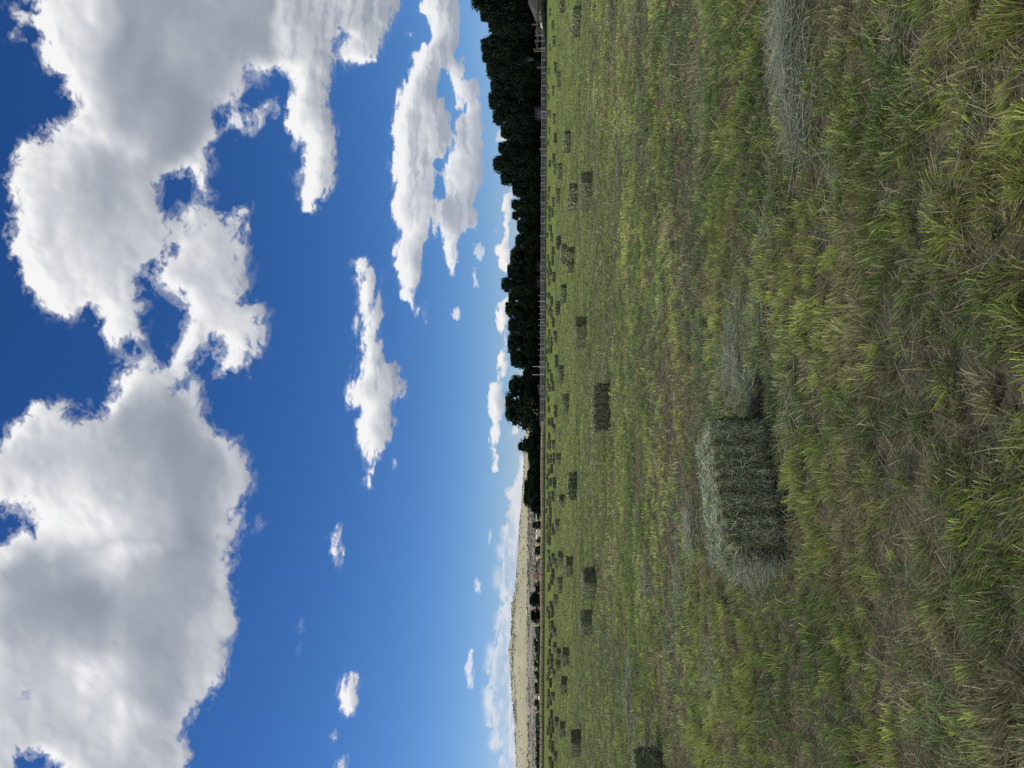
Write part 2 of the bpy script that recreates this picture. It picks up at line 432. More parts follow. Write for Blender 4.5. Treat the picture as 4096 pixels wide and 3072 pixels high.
# height of the cloud surface towards the viewer; light comes from above and the left
tx = fbm(GX / 55 + N1, GY / 60 + N2, 6, 761, gain=.55)
sx_ = persp
bl3 = billow(GX / 24 + M1 * .4, GY / 44 + M2 * .4, 4, 771)
rough_ = bl1 * .60 * persp + bl2 * (.32 * persp + .15 * far_) + tx * .60 * persp + bl3 * .65 * far_ + wfin * .12 * brt
hgt = mid * 1.0 + thick * .8 + rough_ * np.clip(mid * 1.5, 0, 1)
hgt = blur(hgt, 1.0)
def lam(h, st):
    gxx = np.roll(h, -st, 0) - np.roll(h, st, 0); gyy = np.roll(h, -st, 1) - np.roll(h, st, 1)
    return (gxx * .86 - gyy * .50) / st
L1 = lam(hgt, 2) * 3.4; L2 = lam(blur(hgt, 3), 4) * 4.5
sh = np.zeros(GX.shape); tot = 0
dm = blur(alpha * 1.0, 2)
for k in range(1, 22):
    wt = math.exp(-k / 12)
    sh += wt * np.roll(np.roll(dm, int(round(k * 1.5)), 0), -int(round(k * .6)), 1); tot += wt
sh /= tot
grey = np.zeros(GX.shape)
for cx, cy, rx, ry, am in GREY:
    q = ((GX + S1 * 420 - cx) / rx) ** 2 + ((GY + S2 * 460 - cy) / ry) ** 2
    grey = np.maximum(grey, am * np.exp(-q * 1.0))
g_n = fbm(GX / 190 + S1, GY / 240 + S2, 4, 781, gain=.45)
shL = np.zeros(GX.shape)
for k in range(12, 100, 4):
    shL += np.roll(np.roll(thick, k, 0), -int(k * .35), 1) / 22
grey = 1 - (1 - .78 * grey) * (1 - .30 * sstep(.40, 1.05, shL) * pw)
grey = blur(grey, 6) * (.62 + .62 * g_n) * sstep(.55, 1.0, thick)
calm = np.clip(1 - 1.1 * grey, .08, 1) * (1 - .40 * sstep(.9, 1.0, thick) * pw * (1 - brt)) * (1 + .5 * far_ + .5 * brt)
lam_all = np.clip(L1, -1, 1) * .20 * calm + np.clip(L2, -1, 1) * .21 * calm
grey = grey * (1 - .85 * brt)
stk = fbm(GX / 20 + M1 * 1.5, GY / 170 + N2, 4, 791)
bright = 1.0 + .10 * brt + puf * .2 - (.42 * far_ + .20 * persp) * sstep(.25, 1.0, sh) * (1 - .2 * pw) - .42 * sstep(.45, .62, stk) * far_ * thick - .72 * grey + lam_all
bright += .07 * (fbm(GX / 150, GY / 190, 3, 301) - .5) * 2 * thick + .03 * wisp
bright -= .10 * (1 - alpha) * pw * .5
bright -= .16 * low * sstep(.42, .6, fbm(GX / 13, GY / 120, 4, 795))
bright = np.where(bright < .5, .5 - .22 * (1 - np.exp(-(.5 - bright) / .22)), bright)
bright = np.clip(bright, .28, 1.05)
t = np.clip((bright - .28) / .74, 0, 1)[..., None]
ramp_t = np.array([0, .33, .62, .85, 1.0]); rc = np.array([[.235, .262, .325], [.40, .43, .49], [.60, .62, .665], [.80, .81, .82], [.92, .92, .92]])
colr = np.stack([np.interp(t[..., 0], ramp_t, rc[:, k]) for k in range(3)], -1)
hz = (sstep(1400, 2150, GX) * .34 + low * .22)[..., None]
colr = colr * (1 - hz) + np.array([.60, .67, .79]) * hz
warm = (sstep(1900, 2050, GX) * sstep(.80, 1.0, bright))[..., None]
colr = colr + warm * np.array([.12, .05, -.02])
fade = sstep(-520, -420, GX) * sstep(-420, -330, GY) * sstep(3500, 3400, GY) * sstep(2290, 2240, GX)
alpha = np.clip(alpha * fade, 0, 1)

# CLOUD_END
R_SKY = 20000.0
dirs = rays(GX.ravel(), GY.ravel()); dirs /= np.linalg.norm(dirs, axis=1)[:, None]
V = dirs * R_SKY + np.array([0, 0, EYE])
a, b = GX.shape
idx = np.arange(a * b).reshape(a, b)
Fq = np.stack([idx[:-1, :-1], idx[1:, :-1], idx[1:, 1:], idx[:-1, 1:]], -1).reshape(-1, 4)
am = alpha.ravel()
keep = am[Fq].max(1) > 0.004
Fq = Fq[keep]
used = np.unique(Fq); remap = np.zeros(a * b, int); remap[used] = np.arange(len(used))
col4 = np.concatenate([colr.reshape(-1, 3), am[:, None]], 1)
me = mesh_np('sky', V[used], remap[Fq], col4[used], smooth=True)
m, n, l = new_mat('cloud sky')
at = n.new('ShaderNodeVertexColor'); at.layer_name = 'Col'
em = n.new('ShaderNodeEmission'); em.inputs['Strength'].default_value = 1.0
tr = n.new('ShaderNodeBsdfTransparent'); mx = n.new('ShaderNodeMixShader')
l.new(at.outputs['Color'], em.inputs['Color']); l.new(at.outputs['Alpha'], mx.inputs['Fac'])
l.new(tr.outputs['BSDF'], mx.inputs[1]); l.new(em.outputs['Emission'], mx.inputs[2])
out(n, l, mx.outputs['Shader'])
try: m.cycles.emission_sampling = 'NONE'
except Exception: pass
tag(link('sky', me, m), kind='structure')

# ------------------------------------------------------------------ ground of the hay field
def und(x, y):   # gentle unevenness
    return (fbm(x * .9, y * .9, 3, 401) - .5) * .07 + (fbm(x * 3.1, y * 3.1, 2, 411) - .5) * .03


def patchy(x, y):
    """0 = bare brown thatch, 1 = thick stubble"""
    return fbm(x * .85 + 3, y * 1.25, 4, 421)


ys = np.concatenate([np.linspace(-12, 1, 14), np.linspace(1.2, 14, 140), np.geomspace(14.3, 262, 90)])
us = np.linspace(-1, 1, 221)
YY, UU = np.meshgrid(ys, us, indexing='ij')
XX = UU * (18 + np.abs(YY) * 1.5)
ZZ = und(XX, YY) * sstep(60, 12, YY)
V = np.stack([XX, YY, ZZ], -1).reshape(-1, 3)
a, b = XX.shape; idx = np.arange(a * b).reshape(a, b)
Fq = np.stack([idx[:-1, :-1], idx[:-1, 1:], idx[1:, 1:], idx[1:, :-1]], -1).reshape(-1, 4)
me = mesh_np('field', V, Fq, smooth=True)
m, n, l = new_mat('stubble field soil')
geo = n.new('ShaderNodeNewGeometry')
sep = n.new('ShaderNodeSeparateXYZ'); l.new(geo.outputs['Position'], sep.inputs[0])
def noise(scale, vec, detail=6, rough=.6):
    q = n.new('ShaderNodeTexNoise'); q.inputs['Scale'].default_value = scale
    q.inputs['Detail'].default_value = detail; q.inputs['Roughness'].default_value = rough
    l.new(vec, q.inputs['Vector']); return q.outputs['Fac']
def ramp(fac, els):
    r = n.new('ShaderNodeValToRGB'); e = r.color_ramp.elements
    while len(e) < len(els): e.new(.5)
    for i, (p, c) in enumerate(els): e[i].position = p; e[i].color = (*c, 1)
    l.new(fac, r.inputs['Fac']); return r.outputs['Color']
def mix(f, c1, c2, mode='MIX'):
    q = n.new('ShaderNodeMix'); q.data_type = 'RGBA'; q.blend_type = mode
    if isinstance(f, float): q.inputs[0].default_value = f
    else: l.new(f, q.inputs[0])
    l.new(c1, q.inputs[6]); l.new(c2, q.inputs[7]); return q.outputs[2]
mp = n.new('ShaderNodeMapping'); mp.inputs['Scale'].default_value = (.28, 1.0, 1.0)
l.new(geo.outputs['Position'], mp.inputs['Vector'])
near = ramp(noise(9, geo.outputs['Position'], 9, .75), [(.3, (.045, .038, .027)), (.5, (.095, .082, .058)), (.72, (.16, .145, .10))])
farc = ramp(noise(.6, mp.outputs['Vector'], 10, .72), [(.25, (.090, .120, .036)), (.45, (.145, .185, .050)), (.62, (.185, .225, .066)), (.8, (.22, .23, .10))])
mr = n.new('ShaderNodeMapRange'); mr.inputs['From Min'].default_value = 9; mr.inputs['From Max'].default_value = 42
l.new(sep.outputs['Y'], mr.inputs['Value'])
base = mix(mr.outputs['Result'], near, farc)
bs = n.new('ShaderNodeBsdfDiffuse'); l.new(base, bs.inputs['Color'])
bp = n.new('ShaderNodeBump'); bp.inputs['Strength'].default_value = .6; bp.inputs['Distance'].default_value = .05
l.new(noise(14, geo.outputs['Position'], 8, .7), bp.inputs['Height']); l.new(bp.outputs['Normal'], bs.inputs['Normal'])
out(n, l, bs.outputs['BSDF'])
tag(link('field', me, m), kind='structure')

# far ground, one sheet to the horizon
mb = MB(); Rg = 30000
mb.poly([(-Rg, -Rg, -.9), (Rg, -Rg, -.9), (Rg, Rg, -.9), (-Rg, Rg, -.9)])
tag(mb.build('ground', mat_plain('dry plain', (.30, .27, .17), noise=(.2, .2, .12), scale=.01)), kind='structure')

# ------------------------------------------------------------------ hay bales: where they lie
Kz = 440 / 2212.0; K9 = 576 / 2212.0
RAW = {  # zoom origin: (base, right end, left end [, form])   form: e = dark end to the right and pale long side, f = long side faces us
 (1900, 0, Kz): [(1790,-60,235),(1525,145,350),(1440,140,310),(2110,90,770),(1610,690,970),(1520,820,1100),(1452,1010,1180),(1645,1215,1525),(1502,1340,1530),(1450,1435,1595),(1715,1395,1804),(1415,430,580),(1590,330,680)],
 (1900, 330, Kz): [(1590,40,290),(1475,15,180),(1490,215,370),(1475,490,740),(1525,530,730),(1610,600,870),(1447,820,945),(1507,870,1060),(1645,985,1280),(1915,945,1450),(1490,1165,1270),(1605,1430,1640),(1440,1390,1500),(1440,1515,1659),(1522,1540,1735)],
 (1980, 660, Kz): [(1225,-60,230),(1345,-55,320),(1105,390,600),(1085,590,705),(1300,450,790,'e'),(1650,355,920,'e'),(1940,140,890,'e'),(1190,630,865),(1170,860,1055),(1110,805,990),(1105,980,1140),(1060,720,920),(1090,1180,1330),(1140,1215,1350),(1160,1350,1580,'e'),(1065,1350,1480),(1325,1395,1755),(1190,1615,1859)],
 (1980, 990, Kz): [(1435,-85,330,'e'),(1590,-30,530,'e'),(1180,200,355),(1080,155,250),(1110,270,430),(1135,425,580),(1070,425,520),(1085,500,615),(1215,485,715),(1105,620,790),(1425,720,1150,'e'),(1110,910,1060),(1160,970,1190,'e'),(1065,895,1020),(1295,1080,1370),(1130,1135,1280),(1050,1130,1240),(1095,1220,1355),(1155,1300,1390),(1195,1380,1650),(1070,1480,1610),(1812,1385,2050,'e')],
 (1980, 1320, Kz): [(1110,0,120),(1245,5,265,'e'),(1080,160,240),(1115,215,290),(1165,130,320),(1145,310,450),(1095,370,460),(1045,170,330),(1055,370,510),(1265,495,760),(1370,700,1065,'e'),(1050,540,650),(1080,655,760),(1125,780,920,'e'),(1075,775,860),(1160,905,1030),(1185,1030,1230),(1070,985,1080),(1075,1095,1130),(1115,1095,1230),(1085,1335,1450),(1475,1275,1690,'e'),(1250,1510,1750),(1100,1540,1640),(1050,1250,1300),(2290,1050,2105)],
 (1980, 1650, Kz): [(1100,125,250),(1170,100,290),(1215,215,430,'e'),(1110,400,560),(1205,545,760,'e'),(1075,590,700),(1110,650,710),(1140,570,735),(1070,845,920),(1088,905,1020),(1145,850,1010),(1225,820,1035),(1315,820,1050,'e'),(1160,1055,1225),(1100,1150,1250),(1060,1255,1330),(1085,1355,1440),(1070,1440,1540),(1140,1340,1475),(1225,1310,1525),(1640,1217,1740),(1190,1600,1760),(1100,1630,1700)],
 (1980, 1980, Kz): [(1130,-20,130),(1080,80,220),(1120,195,245),(1045,290,355),(1135,285,420),(1085,420,570),(1125,430,510),(1130,520,650),(1060,590,680),(1140,660,800),(1205,590,790),(1290,480,735,'e'),(1065,780,860),(1075,870,950),(1100,770,810),(1115,910,955),(1100,1085,1220,'e'),(1365,1105,1420,'e'),(1400,0,230,'e'),(1195,1170,1400),(1120,1225,1400),(1140,1300,1440),(1265,1280,1480,'e'),(1560,1250,1640,'e'),(1090,1450,1490),(1195,1490,1700),(2020,1450,2105,'e'),(1350,1635,1990,'e')],
 (1980, 2310, Kz): [(1165,15,85),(1115,100,290),(1255,330,560,'e'),(1125,535,600),(1160,545,612),(1180,615,780),(1115,700,805),(1070,600,700),(1950,600,1250,'e'),(1130,870,1050),(1175,895,1060),(1230,1045,1150,'e'),(1155,1105,1165),(1120,1230,1350),(1230,1330,1460,'e'),(1325,1400,1659,'e'),(1480,1405,1790,'e'),(1120,1475,1580),(1170,1585,1700)],
 (1980, 2640, K9): [(1000,5,140,'e'),(835,0,50),(890,85,150),(850,145,200),(825,240,290),(930,155,260,'e'),(870,315,395),(1105,265,520,'e'),(840,475,545),(915,515,600,'e'),(870,560,685),(835,580,640),(830,660,720),(885,795,895),(975,865,1040,'e'),(1075,955,1180,'e'),(1310,1075,1480,'e'),(860,940,990),(910,985,1055),(830,1060,1120),(875,1090,1175),(865,1275,1330),(905,1305,1370),(955,1420,1530,'e'),(865,1530,1600),(900,1600,1680)],
 (0, 0, 1.0): [(2655, 2989, 3330, 'e')],
}
BL, BW, BH = 1.10, 0.50, 0.40
BALES = []   # (x, y, yaw, distance, source y)
for (ox, oy, k), items in RAW.items():
    for it in items:
        bx, y0, y1 = ox + it[0] * k, oy + it[1] * k, oy + it[2] * k
        form = it[3] if len(it) > 3 else 'f'
        ym = (y0 + y1) / 2
        bx = max(bx, horizon_px(ym) + 22.5)
        p = on_ground(bx, ym, 0.055)
        d = p[1]
        wd = abs(y1 - y0) * d / F_PX
        A = math.hypot(BL, BW); ph = math.atan2(BW, BL)
        cth = min(1.0, max(.47, wd) / A)
        th = ph + math.acos(cth) if form == 'e' else max(-.5, ph - math.acos(max(cth, .9)))
        view = math.atan2(p[0], p[1])
        if form == 'e':
            th = min(th, 1.1); yaw = -th - view * .8
        else:
            yaw = random.choice((-1, 1)) * min(abs(th), .35) * .8 - view * .9
        # move back so that the nearest corner, not the centre, meets the ground there
        back = abs(math.sin(th)) * BL / 2 + abs(math.cos(th)) * BW / 2
        u = np.array([p[0], p[1]]); u = u / np.linalg.norm(u)
        BALES.append((p[0] + u[0] * back, p[1] + u[1] * back, yaw, d, ym))
# the big bale close to the camera
HERO = (-0.80, 5.20, math.radians(29))
hx = -0.625 - .5 * math.sin(math.radians(29)) * .55
HERO = (-0.62 - .26 * .5, 4.955 + .26 * .87, math.radians(29))
BALES_ALL = [(HERO[0], HERO[1], HERO[2], 4.9, 1980)] + BALES


def clear_of_bales(x, y, m=.02):
    ok = np.ones(x.shape, bool)
    for bx, by, yw, d, _ in BALES_ALL:
        if d > 60: continue
        dx, dy = x - bx, y - by
        a_ = np.abs(dx * math.cos(yw) + dy * math.sin(yw)); b_ = np.abs(-dx * math.sin(yw) + dy * math.cos(yw))
        ok &= ~((a_ < BL / 2 + m) & (b_ < BW / 2 + m))
    return ok


# ------------------------------------------------------------------ blades
def blades(B, az, lean, h, wd, c0, c1, segs=2, curve=None, side=None):
    """B (N,3) roots; lean = horizontal travel per unit height; returns verts, faces, colours"""
    N = len(B)
    if curve is None: curve = rng.normal(0, .15, N)
    if side is None: side = rng.uniform(0, 2 * np.pi, N)
    D2 = np.stack([np.cos(az), np.sin(az)], -1)
    P2 = np.stack([-D2[:, 1], D2[:, 0]], -1)
    S = np.stack([np.cos(side), np.sin(side), np.zeros(N)], -1)
    nrm = 1 / np.sqrt(1 + lean ** 2)
    V = np.zeros((N, segs + 1, 2, 3)); K = np.zeros((N, segs + 1, 2, 3))
    for s in range(segs + 1):
        t = s / segs
        pos = B.copy()
        pos[:, :2] += D2 * (h * nrm * lean * (t + .35 * t * t))[:, None] + P2 * (h * curve * t * t)[:, None]
        pos[:, 2] += h * nrm * (t - .12 * t * t)
        ww = wd * (1.0 if s < segs else .72) * .5
        V[:, s, 0] = pos - S * ww[:, None]; V[:, s, 1] = pos + S * ww[:, None]
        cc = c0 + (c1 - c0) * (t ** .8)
        K[:, s, 0] = cc; K[:, s, 1] = cc
    i = np.arange(N)[:, None] * (segs + 1) * 2 + np.arange(segs)[None] * 2
    Fq = np.stack([i, i + 1, i + 3, i + 2], -1).reshape(-1, 4)
    return V.reshape(-1, 3), Fq, K.reshape(-1, 3)


class Acc:
    def __init__(s): s.V = []; s.F = []; s.K = []; s.n = 0
    def add(s, r):
        V, Fq, K = r; s.V.append(V); s.F.append(Fq + s.n); s.K.append(K); s.n += len(V)
    def mesh(s, name): return mesh_np(name, np.concatenate(s.V), np.concatenate(s.F), np.concatenate(s.K))


def scatter(y0, y1, dens, half=.60, pad=.9):
    """random points in the wedge of field the photo shows, a little wider"""
    A = half * (y1 ** 2 - y0 ** 2) + 2 * pad * (y1 - y0)
    N = int(A * dens)
    y = np.sqrt(rng.uniform(y0 ** 2, y1 ** 2, N))
    x = rng.uniform(-1, 1, N) * (half * y + pad)
    return x, y


# colours (linear; greens raised to offset blades shading one another)
G_DEEP = np.array([.115, .185, .050]); G_MID = np.array([.200, .265, .075]); G_YEL = np.array([.34, .385, .105])
G_BLUE = np.array([.120, .175, .095]); BROWN = np.array([.270, .235, .140]); STRAW = np.array([.46, .41, .26])
HAYC = np.array([.150, .180, .120]); HAYL = np.array([.30, .34, .26]); DARKB = np.array([.045, .038, .026])


def stub_colour(x, y, N_):
    a = fbm(x * 1.3 + 40, y * 1.8, 3, 501)[:, None]
    b = fbm(x * .5 - 9, y * .8 + 5, 3, 511)[:, None]
    c = G_MID + (G_YEL - G_MID) * np.clip((a - .50) * 5.0, 0, 1)
    c = c + (G_DEEP - c) * np.clip((.46 - a) * 5.5, 0, 1)
    c = c + (G_BLUE - c) * np.clip((b - .54) * 4.5, 0, .8)
    br = fbm(x * 2.1 + 7, y * 2.4 - 3, 3, 521)[:, None]
    c = c + (BROWN * 1.15 - c) * np.clip((br - .59) * 5.0, 0, .75)
    return c


acc = Acc()
ZONES = [  # y0, y1, tufts per m2, blades per tuft, height, width, tuft radius, segs
 (1.7, 4.0, 175, 40, .105, .0034, .046, 3), (4.0, 7.5, 160, 28, .092, .0042, .045, 2), (7.5, 15, 105, 15, .085, .0070, .055, 2),
 (15, 34, 42, 10, .075, .014, .085, 1), (34, 75, 10, 9, .062, .032, .17, 1), (75, 190, 1.8, 8, .055, .07, .35, 1)]
for y0, y1, dn, nb, hh, ww, tr_, sg in ZONES:
    x, y = scatter(y0, y1, dn)
    p = patchy(x, y)
    kp = (rng.random(len(x)) < np.clip((p - .27) * 5.5, .16, 1)) & clear_of_bales(x, y, .03)
    x, y, p = x[kp], y[kp], p[kp]
    T = len(x)
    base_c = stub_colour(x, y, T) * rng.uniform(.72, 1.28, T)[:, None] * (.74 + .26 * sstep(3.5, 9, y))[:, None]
    lime = rng.random(T) < .07; base_c[lime] = np.array([.42, .50, .10]) * rng.uniform(.75, 1.1, lime.sum())[:, None]
    tall = rng.uniform(.65, 1.25, T) * (0.7 + .75 * np.clip(p - .3, 0, .6))
    taz = np.pi + rng.normal(0, .55, T) + (fbm(x * .7, y * .7, 2, 531) - .5) * 4   # most tufts lean a little to the left
    tl = np.abs(rng.normal(.38, .28, T))
    i = np.repeat(np.arange(T), nb)
    N = len(i)
    ang = rng.uniform(0, 2 * np.pi, N); rad = np.sqrt(rng.random(N)) * tr_ * (0.5 + rng.random(T)[i])
    bx, by = x[i] + np.cos(ang) * rad, y[i] + np.sin(ang) * rad
    vx = np.cos(taz[i]) * tl[i] + np.cos(ang) * .24 * rad / tr_ + rng.normal(0, .075, N)
    vy = np.sin(taz[i]) * tl[i] + np.sin(ang) * .24 * rad / tr_ + rng.normal(0, .075, N)
    lean = np.hypot(vx, vy); az = np.arctan2(vy, vx)
    h = hh * tall[i] * rng.uniform(.7, 1.15, N)
    B = np.stack([bx, by, und(bx, by) * sstep(60, 12, by) - .004], -1)
    cc = base_c[i] * rng.uniform(.75, 1.3, N)[:, None]
    dry = rng.random(N) < .14
    cc[dry] = STRAW * rng.uniform(.5, 1.0, dry.sum())[:, None]
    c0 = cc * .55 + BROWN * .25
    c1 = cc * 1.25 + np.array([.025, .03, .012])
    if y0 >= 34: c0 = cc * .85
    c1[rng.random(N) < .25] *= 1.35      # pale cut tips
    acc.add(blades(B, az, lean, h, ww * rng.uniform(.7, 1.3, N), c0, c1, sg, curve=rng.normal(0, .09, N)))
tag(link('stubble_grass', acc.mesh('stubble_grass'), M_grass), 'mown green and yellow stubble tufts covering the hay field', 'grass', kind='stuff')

# dead thatch lying between the tufts
acc = Acc()
for y0, y1, dn, ln, ww in [(1.7, 4.5, 4600, .070, .0022), (4.5, 8, 2100, .08, .0032), (8, 16, 480, .09, .0062), (16, 34, 110, .12, .013), (34, 75, 14, .2, .03)]:
    x, y = scatter(y0, y1, dn)
    p = patchy(x, y)
    kp = (rng.random(len(x)) < np.clip(1.25 - (p - .34) * 2.2, .35, 1)) & clear_of_bales(x, y, -.02)
    x, y = x[kp], y[kp]; N = len(x)
    B = np.stack([x, y, und(x, y) * sstep(60, 12, y) + rng.random(N) * .018], -1)
    tone = fbm(x * 1.2, y * 1.6, 3, 541)[:, None]
    cc = BROWN * .9 + (np.array([.13, .125, .095]) - BROWN * .9) * np.clip((tone - .42) * 5, 0, 1)
    cc = cc * rng.uniform(.45, 1.35, N)[:, None]
    cc *= 1.12
    li = rng.random(N) < .17; cc[li] = STRAW * rng.uniform(.7, 1.2, li.sum())[:, None]
    gi = rng.random(N) < .28; cc[gi] = G_BLUE * rng.uniform(.7, 1.4, gi.sum())[:, None]
    acc.add(blades(B, rng.uniform(0, 2 * np.pi, N), np.abs(rng.normal(0, 1, N)) * 3 + .9, ln * rng.uniform(.4, 1.6, N),
                   ww * rng.uniform(.6, 1.4, N), cc * .85, cc, 2, curve=rng.normal(0, .3, N)))
tag(link('dry_thatch', acc.mesh('dry_thatch'), M_grass), 'brown dead thatch lying flat between the stubble tufts', 'thatch', kind='stuff')

# long uncut stems here and there
acc = Acc()
x, y = scatter(2.2, 26, 2.2); N = len(x); ok = clear_of_bales(x, y); x, y = x[ok], y[ok]; N = len(x)
cc = STRAW * rng.uniform(.5, 1.25, N)[:, None]
acc.add(blades(np.stack([x, y, und(x, y) + .02], -1), rng.uniform(0, 6.28, N), rng.uniform(.4, 5, N), rng.uniform(.12, .3, N),
               .0016 + y * .0004, cc * .8, cc, 4, curve=rng.normal(0, .5, N)))
tag(link('dry_stems', acc.mesh('dry_stems'), M_grass), 'pale curved single dry stems sticking out of the stubble', 'dry stems', kind='stuff')

# blue-green loose hay left by the baler
LOOSE = [  # source centre x, y, half-size along x, along y, density
 (3190, 150, 80, 400, 1.9), (3205, 500, 60, 160, .8), (3110, 870, 40, 150, .55), (2965, 1430, 66, 180, 2.4), (3010, 1560, 35, 90, .5),
 (2785, 2120, 30, 110, 1.0), (2735, 2345, 40, 90, .9), (2590, 2340, 22, 75, .9), (2525, 2770, 28, 150, 1.0), (2485, 700, 14, 60, .9),
 (2530, 100, 25, 90, .6), (2600, 640, 20, 70, .35), (2450, 60, 10, 80, .8), (3180, 1700, 50, 260, .35), (3600, 150, 120, 200, .25),
 (3950, 400, 100, 160, .2), (2560, 2080, 16, 60, .5), (2425, 2230, 9, 40, .6), (2385, 2010, 7, 34, .8), (2240, 1738, 5, 12, .9),
 (2520, 1490, 20, 60, .3), (2660, 1180, 20, 90, .4), (2395, 760, 10, 90, .6), (2365, 450, 7, 60, .6), (3060, 2330, 50, 120, .6),
 (2860, 2660, 60, 160, .35), (3350, 700, 60, 180, .3), (2700, 300, 22, 140, .4), (2610, 3040, 60, 70, .6), (2262, 2270, 3, 40, .6),
 (3050, 1300, 40, 120, .4), (3100, 2120, 40, 200, .8)]
acc = Acc()
for cx, cy, rx, ry, dn in LOOSE:
    c = on_ground(cx, cy); e1 = on_ground(cx + rx, cy); e2 = on_ground(cx, cy + ry)
    ra = np.hypot(*(e1 - c)[:2]); rb = np.hypot(*(e2 - c)[:2])
    d = c[1]
    N = int(min(15000, dn * ra * rb * 3.14 * (2600 if d < 8 else 1100 if d < 16 else 420)))
    if N < 60: N = 60
    r = np.sqrt(rng.random(N)); th = rng.uniform(0, 6.283, N)
    lump = 1 + .35 * np.sin(th * 3 + cx) + .2 * np.sin(th * 5 + cy)
    ux = (e1 - c)[:2] / ra; ub = (e2 - c)[:2] / rb
    P = c[:2] + ux * (ra * r * np.cos(th) * lump)[:, None] + ub * (rb * r * np.sin(th) * lump)[:, None]
    hm = (.075 if dn > .7 else .05) * np.clip(1.1 - r, 0, 1) * (.6 + .8 * fbm(P[:, 0] * 4, P[:, 1] * 4, 2, 551))
    z = und(P[:, 0], P[:, 1]) + .015 + rng.random(N) * hm * 1.2
    cc = (HAYC + (HAYL - HAYC) * np.clip(rng.random(N) * .8 + (z / .1) * .35, 0, 1)[:, None]) * rng.uniform(.35, 1.0, N)[:, None]
    st = rng.random(N) < .08; cc[st] = STRAW * rng.uniform(.6, 1.1, st.sum())[:, None]
    az = rng.normal(0, 1.15, N) + rng.integers(0, 2, N) * np.pi
    acc.add(blades(np.stack([P[:, 0], P[:, 1], z], -1), az, rng.uniform(3, 12, N), rng.uniform(.06, .20, N),
                   (.0018 + d * .00045) * rng.uniform(.7, 1.4, N), cc, cc * 1.1, 3, curve=rng.normal(0, .5, N)))
tag(link('loose_hay', acc.mesh('loose_hay'), M_hay), 'wisps and swaths of loose blue-green cut hay lying on the stubble', 'loose hay', kind='stuff')


